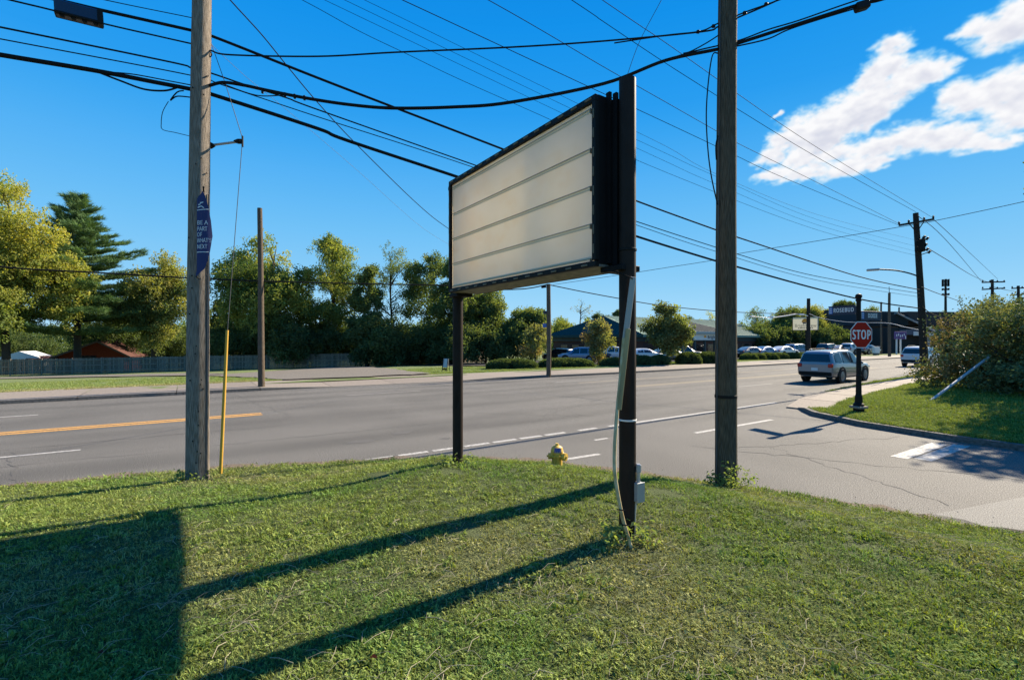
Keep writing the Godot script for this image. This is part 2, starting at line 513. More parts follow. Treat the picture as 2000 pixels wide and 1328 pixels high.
func make_sky() -> Sky:
	var w := 4096
	var h := 2048
	var im := Image.create(w, h, false, Image.FORMAT_RGB8)
	for r in h:
		im.fill_rect(Rect2i(0, r, w, 1), sky_tone(90.0 - (r + 0.5) * 180.0 / h))
	# cumulus: [azimuth, elevation, half width, half height, tilt] of the puffs, in degrees
	var puffs := [[31.6, 20.2, 2.8, 2.0, 0.1], [33.0, 19.6, 2.2, 1.6, 0.1], [34.6, 20.8, 3.0, 2.2, 0.15], [36.6, 20.6, 2.0, 1.5, 0.2], [29.3, 20.0, 1.6, 1.0, 0.15], [37.0, 21.6, 2.6, 1.7, 0.2], [39.6, 22.8, 2.2, 1.5, 0.1], [41.3, 22.7, 1.4, 1.1, 0.0], [37.8, 24.3, 1.9, 1.2, -0.1], [38.4, 25.7, 1.5, 0.8, -0.1], [36.8, 23.4, 1.6, 1.0, 0.3],
		[28.3, 18.6, 1.7, 0.9, 0.3], [31.0, 18.0, 2.3, 1.0, 0.2], [33.4, 17.7, 2.0, 0.9, 0.2], [28.4, 16.8, 1.7, 0.6, 0.1], [31.0, 16.5, 2.6, 0.8, 0.1], [34.6, 16.3, 2.6, 0.85, 0.12], [37.2, 16.4, 1.2, 0.6, 0.2], [36.6, 17.7, 2.4, 1.1, 0.12], [39.4, 17.9, 2.6, 1.3, 0.1], [42.0, 17.3, 2.2, 1.1, 0.1], [43.8, 16.5, 1.8, 0.8, 0.0], [45.2, 15.9, 1.4, 0.6, 0.0],
		[43.4, 19.9, 2.0, 1.3, 0.2], [45.6, 20.0, 2.6, 1.7, 0.15], [42.4, 20.6, 1.4, 0.9, 0.3], [46.4, 18.0, 2.4, 1.5, 0.1], [48.8, 19.6, 3.2, 2.0, 0.1], [45.4, 24.4, 2.0, 1.5, 0.2], [47.2, 24.6, 2.6, 1.9, 0.1], [43.6, 25.0, 1.2, 0.8, 0.1], [49.8, 25.2, 3.0, 2.0, 0.1],
		[28.9, 22.3, 0.7, 0.25, 0.3], [56.0, 19.0, 5.0, 2.0, 0.1], [63.0, 22.0, 5.5, 2.2, 0.1], [72.0, 17.0, 6.0, 2.0, 0.0]]
	var big := FastNoiseLite.new()
	big.seed = 5
	big.frequency = 0.30
	big.fractal_octaves = 5
	var fine := FastNoiseLite.new()
	fine.seed = 8
	fine.frequency = 1.1
	fine.fractal_octaves = 4
	fine.fractal_gain = 0.6
	for py in range(int((90.0 - 30.0) * h / 180.0), int((90.0 - 11.5) * h / 180.0)):
		var el := 90.0 - (py + 0.5) * 180.0 / h
		var base := sky_tone(el)
		for px in range(int(23.0 * w / 360.0), int(82.0 * w / 360.0)):
			var az := (px + 0.5) * 360.0 / w
			var wx := az + 0.9 * big.get_noise_2d(az * 1.3, el * 2.6)
			var wy := el + 0.55 * big.get_noise_2d(az * 1.3 + 50.0, el * 2.6)
			var dens := -1.0
			var under := 0.0
			for p in puffs:
				var dx: float = (wx - p[0]) / 1.12
				if absf(dx) > p[2] * 1.5: continue
				var dy: float = (wy - p[1] - dx * p[4]) / 1.12
				if absf(dy) > p[3] * 1.5: continue
				var q: float = 1.0 - (dx * dx) / (p[2] * p[2]) - (dy * dy) / (p[3] * p[3])
				if q > -0.9:
					dens = maxf(dens, q) + maxf(0.0, minf(q, dens)) * 0.25
					under += maxf(q, 0.0) * clampf(0.45 - dy / p[3], 0.0, 1.0)
			if dens <= -0.9: continue
			var f := 0.7 * fine.get_noise_2d(az * 0.8, el * 1.5) + 0.3 * fine.get_noise_2d(az * 2.0, el * 3.4)
			var a := smoothstep(-0.3, 0.85, dens + 0.42 * f) * smoothstep(-0.6, 0.1, dens)
			if a <= 0.0: continue
			var shade := clampf(under * 0.62 - 0.05 + 0.55 * big.get_noise_2d(az * 2.0, el * 3.4), 0.0, 1.0) * smoothstep(0.25, 0.8, dens)
			var white := Color8(252, 252, 254).lerp(Color8(218, 221, 234), shade)
			im.set_pixel(px, py, base.lerp(white, a))
	var pm := PanoramaSkyMaterial.new()
	pm.panorama = ImageTexture.create_from_image(im)
	pm.energy_multiplier = 1.0 / EXPO
	var s := Sky.new()
	s.sky_material = pm
	return s

func make_view() -> void:
	var cam := Camera3D.new()
	cam.name = "camera"
	cam.position = Vector3(0, EYE, 0)
	cam.fov = rad_to_deg(2.0 * atan(664.0 / F))
	cam.near = 0.05
	cam.far = 2000.0
	cam.current = true
	add_child(cam)
	var e := Environment.new()
	e.background_mode = Environment.BG_SKY
	e.sky = make_sky()
	e.tonemap_mode = Environment.TONE_MAPPER_LINEAR
	e.tonemap_exposure = EXPO
	e.sdfgi_enabled = true
	e.ssao_enabled = true
	e.ssil_enabled = true
	var we := WorldEnvironment.new()
	we.name = "surroundings"
	we.environment = e
	add_child(we)
	var sun := DirectionalLight3D.new()
	sun.name = "sun"
	sun.light_energy = 1.6
	sun.light_color = Color(1.0, 0.94, 0.84)
	sun.light_angular_distance = 0.55
	sun.shadow_enabled = true
	add_child(sun)
	var a := deg_to_rad(SUN_AZ)
	var b := deg_to_rad(SUN_EL)
	var to := Vector3(sin(a) * cos(b), sin(b), -cos(a) * cos(b))
	sun.look_at_from_position(to * 50.0, Vector3.ZERO)

# ---------------------------------------------------------------- ground
var drive_line := [[4.2, 27.5], [8.0, 27.2], [12.6, 27.4], [13.3, 32.0], [15.0, 40.0], [17.5, 56.0], [14.0, 61.0], [9.0, 52.0], [3.0, 44.0], [1.0, 41.0], [3.2, 34.0]]

func patchy(s: float, t: float, kind: int) -> Color:
	var k := 0.5 + 0.5 * noise_a.get_noise_2d(s * 2.2, t * 2.2)
	var j := 0.5 + 0.5 * noise_b.get_noise_2d(s * 9.0, t * 9.0)
	var d := 0.5 + 0.5 * noise_b.get_noise_2d(s * 2.0 + 70.0, t * 2.0)
	var green := lin(0.062, 0.088, 0.017).lerp(lin(0.03, 0.055, 0.011), j)
	var dry := lin(0.13, 0.10, 0.045)
	if kind == 1:
		dry = lin(0.040, 0.036, 0.012)
		green = green.lerp(lin(0.014, 0.020, 0.005), 0.7)
	return green.lerp(dry, clampf(d * 1.2 - 0.6, 0, 0.5) * k)

func terrain(called: String, s0: float, s1: float, t0: float, t1: float, step: float, y: Callable, m: Material, kind: int) -> MeshInstance3D:
	var b := MB.new()
	var ns := int((s1 - s0) / step)
	var nt := int((t1 - t0) / step)
	var ys := PackedFloat32Array()
	ys.resize((ns + 1) * (nt + 1))
	for i in ns + 1:
		for j in nt + 1:
			ys[i * (nt + 1) + j] = y.call(s0 + i * step, t0 + j * step)
	for i in ns + 1:
		for j in nt + 1:
			var s := s0 + i * step
			var t := t0 + j * step
			var hs := ys[mini(i + 1, ns) * (nt + 1) + j] - ys[maxi(i - 1, 0) * (nt + 1) + j]
			var ht := ys[i * (nt + 1) + mini(j + 1, nt)] - ys[i * (nt + 1) + maxi(j - 1, 0)]
			var nn := (Vector3.UP * 2.0 * step - (road(1, 0, 0) * hs + road(0, 1, 0) * ht)).normalized()
			b.col = patchy(s, t, kind)
			b.vert(road(s, t, ys[i * (nt + 1) + j]), nn, Vector2(s, t))
	for i in ns:
		for j in nt:
			var a := i * (nt + 1) + j
			if maxf(maxf(ys[a], ys[a + 1]), maxf(ys[a + nt + 1], ys[a + nt + 2])) < -0.19 and kind < 2:
				continue
			b.face(a, a + 1, a + nt + 2)
			b.face(a, a + nt + 2, a + nt + 1)
	return struct(b, called, m)

func ribbon(b: MB, left: Array, right: Array, us := 1.0) -> void:    # a sheet between two lines of points
	for i in left.size() - 1:
		b.quad(left[i], left[i + 1], right[i + 1], right[i], Vector3.UP, us, us)

func paint(b: MB, s0: float, t0: float, s1: float, t1: float, width: float, y := 0.004) -> void:
	var d := (Vector2(s1, t1) - Vector2(s0, t0)).normalized()
	var o := Vector2(-d.y, d.x) * width / 2
	b.quad(road(s0 + o.x, t0 + o.y, y), road(s1 + o.x, t1 + o.y, y), road(s1 - o.x, t1 - o.y, y), road(s0 - o.x, t0 - o.y, y), Vector3.UP)

func road_tint(s: float, t: float) -> Color:
	var k := 0.90 + 0.22 * noise_a.get_noise_2d(s * 0.35, t * 5.0) + 0.16 * noise_b.get_noise_2d(s * 1.6, t * 1.6)
	for lane in [11.0, 14.8, 18.0, 21.6]:
		k += 0.05 * exp(-pow((absf(t - lane) - 0.85) / 0.35, 2)) - 0.13 * exp(-pow((t - lane) / 0.45, 2))
	return Color(k, k, k)

func make_ground() -> void:
	var b := MB.new()
	b.col = lin(0.07, 0.09, 0.03)
	b.quad(Vector3(-700, -2.4, 700), Vector3(700, -2.4, 700), Vector3(700, -2.4, -900), Vector3(-700, -2.4, -900), Vector3.UP)
	struct(b, "ground", M.turf)
	# the main road
	b = MB.new()
	var rows := []
	for i in range(-60, 421):
		if i > 70 and i % 10 != 0: continue
		rows.append(float(i))
	for s in rows:
		for k in 41:
			var t := lerpf(8.0, far_kerb(s) + 0.02, k / 40.0)
			b.col = road_tint(s, t)
			b.vert(road(s, t, 0), Vector3.UP, Vector2(s, t))
	for i in rows.size() - 1:
		for k in 40:
			b.face(i * 41 + k, i * 41 + k + 1, i * 41 + k + 42)
			b.face(i * 41 + k, i * 41 + k + 42, i * 41 + k + 41)
	var rd := struct(b, "road", M.asphalt)
	# lane lines and crosswalk lines, each stripe a part of the road
	for a in [[-60.0, 16.30, 1.9, 16.30], [-60.0, 16.62, 1.9, 16.62]]:
		b = MB.new(); paint(b, a[0], a[1], a[2], a[3], 0.19)
		struct(b, "yellow_line", M.yellow_paint, rd)
	for a in [[17.0, 15.9, 46.0, 15.75], [17.0, 16.2, 46.0, 16.05], [17.0, 19.0, 42.0, 18.9]]:
		b = MB.new(); paint(b, a[0], a[1], a[2], a[3], 0.12)
		struct(b, "yellow_line", M.pale_yellow_paint, rd)
	for s in [-16.0, -4.9, 22.0, 33.0, 44.0]:
		b = MB.new(); paint(b, s, 13.15, s + 3.1, 13.15, 0.12)
		struct(b, "lane_dash", M.white_paint if s < 0 else M.worn_paint, rd)
	for s in [-17.9, -6.9, 5.4, 16.3, 27.4, 38.5, 49.5]:
		b = MB.new(); paint(b, s, 20.0 if s < 20 else 19.4, s + 3.2, 20.0 if s < 20 else 19.4, 0.12)
		struct(b, "lane_dash", M.white_paint if s < 0 else M.worn_paint, rd)
	var s_ := 2.7
	while s_ < 9.2:
		b = MB.new(); paint(b, s_, 9.02, s_ + 0.62, 9.02, 0.13)
		struct(b, "edge_dash", M.white_paint, rd)
		s_ += 0.72 if s_ < 6.4 else 1.05
	for a in [[9.6, 9.02, 13.9, 9.06], [14.4, 9.06, 17.6, 9.1]]:
		b = MB.new(); paint(b, a[0], a[1], a[2], a[3], 0.13)
		struct(b, "edge_line", M.white_paint, rd)
	# cracks and sunken patches
	rng.seed = 77
	for a in [[1.5, 23.2, 2.6, 15.2, 9], [-6.5, 23.0, -3.0, 9.8, 14], [-2.9, 13.6, -2.0, 9.8, 6], [6.0, 14.2, 11.0, 9.6, 9], [7.4, 20.5, 13.0, 14.0, 10], [8.6, 11.3, 13.6, 13.6, 8], [2.0, 19.8, 14.0, 19.0, 9], [13.0, 9.6, 15.5, 8.7, 6], [-14.0, 12.2, 9.0, 12.0, 22], [3.0, 18.2, 30.0, 17.8, 26], [-20.0, 18.4, -2.0, 18.3, 18], [9.5, 12.4, 26.0, 12.6, 16], [10.2, 5.4, 8.6, 2.2, 7], [8.9, 6.4, 11.5, 1.0, 9], [16.0, 22.0, 15.0, 12.5, 9], [-9.0, 14.2, 2.0, 13.9, 9], [9.0, 5.9, 13.8, 4.2, 8]]:
		b = MB.new()
		var n: int = a[4]
		var l := []
		var r := []
		for i in n * 3 + 1:
			var k := float(i) / (n * 3)
			var p := Vector2(lerpf(a[0], a[2], k), lerpf(a[1], a[3], k)) + Vector2(rng.randf_range(-0.09, 0.09), rng.randf_range(-0.09, 0.09))
			var wd := rng.randf_range(0.004, 0.016)
			var dr := Vector2(a[2] - a[0], a[3] - a[1]).normalized()
			l.append(road(p.x - dr.y * wd, p.y + dr.x * wd, 0.004))
			r.append(road(p.x + dr.y * wd, p.y - dr.x * wd, 0.004))
		ribbon(b, l, r)
		struct(b, "crack", M.crack, rd)
	for a in [[4.35, 11.2, 0.28, 0.16], [3.2, 10.75, 0.36, 0.17], [4.9, 10.0, 0.12, 0.1]]:
		b = MB.new()
		var c := road(a[0], a[1], 0.004)
		var ring := []
		for k in 15:
			var w := 1.0 + rng.randf_range(-0.25, 0.25)
			ring.append(road(a[0] + cos(TAU * k / 14) * a[2] * w, a[1] + sin(TAU * k / 14) * a[3] * w, 0.004))
		ring[14] = ring[0]
		for k in 14:
			b.tri(c, ring[k], ring[k + 1], Vector3.UP)
		struct(b, "pothole", M.crack, rd)
	# the side street
	b = MB.new()
	for i in 61:
		for j in 91:
			var s := 1.0 + i * 0.35
			var t := -23.5 + j * 0.35
			b.col = Color.WHITE * (0.95 + 0.14 * noise_a.get_noise_2d(s * 3.0, t * 0.6) + 0.14 * noise_b.get_noise_2d(s * 1.6, t * 1.6))
			b.vert(road(s, minf(t, 8.0), 0), Vector3.UP, Vector2(s, t))
	for i in 60:
		for j in 90:
			b.face(i * 91 + j, i * 91 + j + 1, i * 91 + j + 92)
			b.face(i * 91 + j, i * 91 + j + 92, i * 91 + j + 91)
	var side := struct(b, "side_street", M.asphalt)
	for a in [[5.9, 6.98, 6.75, 6.93, 0.12], [7.6, 7.95, 8.0, 7.95, 0.1], [10.2, 7.2, 13.7, 7.2, 0.13]]:
		b = MB.new(); paint(b, a[0], a[1], a[2], a[3], a[4])
		struct(b, "crosswalk_line", M.white_paint, side)
	for a in [[11.3, 3.52, 13.55, 3.5], [11.45, 3.2, 13.75, 3.18]]:
		b = MB.new(); paint(b, a[0], a[1], a[2], a[3], 0.27)
		struct(b, "stop_bar", M.faded_paint, side)
	# paler concrete apron on the near right
	b = MB.new()
	b.col = Color.WHITE
	b.quad(road(7.9, 2.15, 0.004), road(10.3, 1.55, 0.004), road(10.7, -2.5, 0.004), road(7.9, -2.5, 0.004), Vector3.UP)
	struct(b, "concrete_patch", M.old_concrete, side)
	# lawns
	terrain("lawn", -30, 8.8, -9, 11.6, 0.2, lawn_raw, M.soil_lawn, 1)
	terrain("corner_lawn", 13.6, 70, -14, 11.2, 0.3, corner_ground, M.turf, 0)
	rng.seed = 88
	b = MB.new()
	b.col = Color.WHITE
	var dl := []; var dr2 := []
	for i in lawn_line.size() - 1:
		var p: Vector2 = lawn_line[i]
		var q: Vector2 = lawn_line[i + 1]
		if p.x < -50: p = Vector2(-14, 10.8)
		if q.y < -30: q = Vector2(8.1, -4.0)
		var n := maxi(2, int(p.distance_to(q) / 0.16))
		var o := Vector2(-(q - p).normalized().y, (q - p).normalized().x)
		for k in n:
			var c := p.lerp(q, float(k) / n)
			var wd := 0.10 + 0.22 * maxf(0.0, 0.5 + noise_b.get_noise_2d(c.x * 7.0, c.y * 7.0)) + rng.randf_range(0.0, 0.08)
			dl.append(road(c.x + o.x * wd, c.y + o.y * wd, 0.004))
			dr2.append(road(c.x - o.x * 0.2, c.y - o.y * 0.2, 0.004))
	ribbon(b, dl, dr2)
	struct(b, "edge_dirt", M.edge_dirt, side)
	b = MB.new()
	rng.seed = 89
	for i in 420:      # loose grit along the edge
		var k := rng.randi() % dl.size()
		var p: Vector3 = (dl[k] as Vector3) + Vector3(rng.randf_range(-0.35, 0.35), 0.004, rng.randf_range(-0.35, 0.35))
		b.bx(p, Vector3(rng.randf_range(0.005, 0.012), rng.randf_range(0.003, 0.006), rng.randf_range(0.005, 0.012)), 0.0, rng.randf() * 3.0)
	struct(b, "grit", M.gravel, side).set_meta("kind", "stuff")
	# kerb round the corner lawn, cast in lengths
	var line := []
	for i in corner_line.size() - 1:
		var p: Vector2 = corner_line[i]
		var q: Vector2 = corner_line[i + 1]
		var n := maxi(1, int(minf(p.distance_to(q), 30.0) / 0.7))
		for k in n:
			line.append(p.lerp(q, float(k) / n))
	var kerb := Node3D.new()
	kerb.name = "corner_kerb"
	kerb.set_meta("kind", "structure")
	add_child(kerb)
	var from := 0
	while from < line.size() - 1:
		var to := mini(from + 4, line.size() - 1)
		var l := []; var lf := []; var r := []
		for i in range(from, to + 1):
			var d: Vector2 = ((line[mini(i + 1, line.size() - 1)] as Vector2) - line[maxi(i - 1, 0)]).normalized()
			var o := Vector2(d.y, -d.x)
			var p: Vector2 = line[i]
			var top := 0.125 if not (p.x > 16.4 and p.x < 19.0) else 0.03
			lf.append(road(p.x, p.y, -0.03))
			l.append(road(p.x + o.x * 0.02, p.y + o.y * 0.02, top))
			r.append(road(p.x + o.x * 0.17, p.y + o.y * 0.17, top + 0.005))
		b = MB.new()
		ribbon(b, l, r)
		for i in l.size() - 1:
			b.quad(lf[i], lf[i + 1], l[i + 1], l[i], (l[i] - r[i]), 1, 1)
			b.quad(r[i], r[i + 1], r[i + 1] - Vector3(0, 0.3, 0), r[i] - Vector3(0, 0.3, 0), (r[i] - l[i]))
		struct(b, "kerb_stone", M.kerb, kerb)
		from = to
	# its footway: slabs with open joints
	var walk := Node3D.new()
	walk.name = "corner_footway"
	walk.set_meta("kind", "structure")
	add_child(walk)
	var path := [Vector2(16.45, 7.55), Vector2(18.2, 7.95), Vector2(20.7, 8.3), Vector2(26.2, 8.75), Vector2(34, 9.2), Vector2(60, 9.3)]
	for i in path.size() - 1:
		var p: Vector2 = path[i]
		var q: Vector2 = path[i + 1]
		var n := maxi(1, int(p.distance_to(q) / 1.7))
		for k in n:
			var a := p.lerp(q, (k + 0.012) / n)
			var c := p.lerp(q, (k + 0.988) / n)
			var wd := 0.62
			b = MB.new()
			b.col = Color.WHITE * (0.92 + 0.08 * sin(i * 3.1 + k * 2.3))
			var ya := 0.045 if i == 0 and k == 0 else maxf(corner_raw(a.x, a.y), 0.1) + 0.03
			var yc := maxf(corner_raw(c.x, c.y), 0.1) + 0.03
			b.quad(road(a.x, a.y + wd, ya), road(c.x, c.y + wd, yc), road(c.x, c.y - wd, yc), road(a.x, a.y - wd, ya), Vector3.UP)
			b.quad(road(a.x, a.y + wd, ya), road(c.x, c.y + wd, yc), road(c.x, c.y + wd, yc - 0.15), road(a.x, a.y + wd, ya - 0.15), road(0, 1, 0))
			b.quad(road(a.x, a.y + wd, ya), road(a.x, a.y - wd, ya), road(a.x, a.y - wd, ya - 0.15), road(a.x, a.y + wd, ya - 0.15), road(-1, 0, 0))
			struct(b, "paving_slab", M.concrete, walk)
	# the far footway with its kerb and the dropped driveway
	var far := Node3D.new()
	far.name = "far_footway"
	far.set_meta("kind", "structure")
	add_child(far)
	var s := -40.0
	while s < 130.0:
		var len := 3.05 if s < 60 else 9.0
		var e := s + len
		var drop := func(q: float) -> float: return 0.13 - 0.105 * (smoothstep(3.2, 5.0, q) - smoothstep(12.0, 14.2, q))
		var y0: float = drop.call(s)
		var y1: float = drop.call(e)
		var k0 := far_kerb(s)
		var k1 := far_kerb(e)
		b = MB.new()
		b.col = Color.WHITE * (0.93 + 0.07 * sin(s * 2.7))
		var g := 0.02
		b.quad(road(s + g, k0 + 0.2, y0), road(e, k1 + 0.2, y1), road(e, k1 + 2.0, lerpf(y1, 0.13, 0.5)), road(s + g, k0 + 2.0, lerpf(y0, 0.13, 0.5)), Vector3.UP)
		b.quad(road(s + g, k0 + 2.0, lerpf(y0, 0.13, 0.5)), road(e, k1 + 2.0, lerpf(y1, 0.13, 0.5)), road(e, k1 + 3.9, 0.135), road(s + g, k0 + 3.9, 0.135), Vector3.UP)
		struct(b, "paving_slab", M.concrete, far)
		b = MB.new()
		b.quad(road(s + g, k0, -0.02), road(e, k1, -0.02), road(e, k1 + 0.03, y1 - 0.01), road(s + g, k0 + 0.03, y0 - 0.01), road(0, -1, 0.1))
		b.quad(road(s + g, k0 + 0.03, y0 - 0.01), road(e, k1 + 0.03, y1 - 0.01), road(e, k1 + 0.195, y1), road(s + g, k0 + 0.195, y0), Vector3.UP)
		struct(b, "kerb_stone", M.kerb, far)
		s = e
	b = MB.new()     # dirt under the joints
	b.col = lin(0.06, 0.05, 0.035)
	b.quad(road(-40, 24.1, -0.015), road(130, 22.6, -0.015), road(130, 29.5, -0.015), road(-40, 29.5, -0.015), Vector3.UP)
	struct(b, "footway_bed", M.turf)
	# the open ground beyond
	var fy := func(q: float, w: float) -> float: return field_y(q, w) + 0.04 * noise_a.get_noise_2d(q, w) + (0.06 if w < 29.0 else 0.0) * 0.0
	terrain("field", -90, 150, 26.1, 140, 1.0, fy, M.turf, 2)
	# gravel drive and the stony strip in front of the fence
	for poly in [drive_line, [[-27.0, 62.0], [-18.0, 60.5], [-8.0, 57.5], [0.0, 52.0], [3.0, 45.0], [0.5, 43.0], [-6.0, 49.0], [-14.0, 54.0], [-24.0, 57.0]]]:
		b = MB.new()
		b.col = Color.WHITE
		var pk := PackedVector2Array()
		for i in poly.size():
			for k in 6:
				var p := Vector2(poly[i][0], poly[i][1]).lerp(Vector2(poly[(i + 1) % poly.size()][0], poly[(i + 1) % poly.size()][1]), k / 6.0)
				pk.append(p + Vector2(noise_b.get_noise_2d(p.x * 9, p.y * 9), noise_b.get_noise_2d(p.x * 9 + 99, p.y * 9)) * 0.5)
		var ti := Geometry2D.triangulate_polygon(pk)
		for i in range(0, ti.size(), 3):
			var q := []
			for k in 3:
				var p := pk[ti[i + k]]
				q.append(road(p.x, p.y, field_y(p.x, p.y) + 0.065))
			b.tri(q[0], q[1], q[2], Vector3.UP)
		struct(b, "gravel_drive", M.gravel)
	# parking lots
	for a in [[24.0, 32.5, 130.0, 62.0]]:
		b = MB.new()
		b.quad(road(a[0], a[1], field_y(0, a[1]) + 0.08), road(a[2], a[1], field_y(0, a[1]) + 0.08), road(a[2], a[3], field_y(0, a[3]) + 0.08), road(a[0], a[3], field_y(0, a[3]) + 0.08), Vector3.UP)
		struct(b, "parking_lot", M.lot_asphalt)

# ---------------------------------------------------------------- grass
func tuft(seed_: int, blades: int, reach: float, height: float, wide: float, clover: bool) -> ArrayMesh:
	rng.seed = seed_
	var b := MB.new()
	for i in blades:
		var a := rng.randf() * TAU
		var o := Vector3(cos(a), 0, sin(a)) * reach * sqrt(rng.randf())
		var lean := Vector3(rng.randf_range(-1.5, 1.5), 0, rng.randf_range(-1.5, 1.5))
		var k := rng.randf_range(0.4, 1.5)
		b.col = Color(k * rng.randf_range(0.9, 1.2), k, k * 0.9)
		if rng.randf() < 0.16:
			b.col = Color(1.9, 1.3, 1.4)
		if clover and i % 2 == 0:
			var c := o + Vector3(0, height * rng.randf_range(0.35, 0.8), 0)
			var tilt := Vector3(rng.randf_range(-1.1, 1.1), 1, rng.randf_range(-1.1, 1.1)).normalized()
			var x := tilt.cross(Vector3.RIGHT).normalized()
			var y := tilt.cross(x)
			for k2 in 3:
				var an := TAU * k2 / 3.0 + a
				var e1 := x * cos(an) + y * sin(an)
				var e2 := x * cos(an + 1.57) + y * sin(an + 1.57)
				var r := wide * 1.9
				b.quad(c, c + e1 * r + e2 * r * 0.7, c + e1 * r * 1.7, c + e1 * r - e2 * r * 0.7, tilt)
			continue
		var h := height * rng.randf_range(0.5, 1.2)
		var side := Vector3(-lean.z, 0, lean.x).normalized() * wide * rng.randf_range(0.7, 1.3)
		var m1 := o + Vector3(0, h * 0.6, 0) + lean * h * 0.25
		var m2 := o + Vector3(0, h * rng.randf_range(0.7, 1.0), 0) + lean * h * 0.75
		var nn := (lean + Vector3.UP).normalized()
		b.quad(o - side, o + side, m1 + side * 0.8, m1 - side * 0.8, nn)
		b.tri(m1 - side * 0.8, m1 + side * 0.8, m2, nn)
	return b.mesh(M.grass_blade)

func sow(label: String, meshes: Array, spots: Array, tints: PackedColorArray, sizes: PackedFloat32Array) -> void:
	var o := thing("grass", label, "grass")
	o.set_meta("kind", "stuff")
	for k in meshes.size():
		var pl := []
		var tn := PackedColorArray()
		var i := k
		while i < spots.size():
			var p: Vector3 = spots[i]
			var sc := sizes[i]
			pl.append(Transform3D(Basis(Vector3.UP, fposmod(p.x * 91.7 + p.z * 37.3, TAU)) * Basis.from_scale(Vector3(sc, sc * (0.8 + 0.4 * fposmod(p.x * 13.1, 1.0)), sc)), p))
			tn.push_back(tints[i])
			i += meshes.size()
		copies("grass_blades", meshes[k], pl, tn, o)

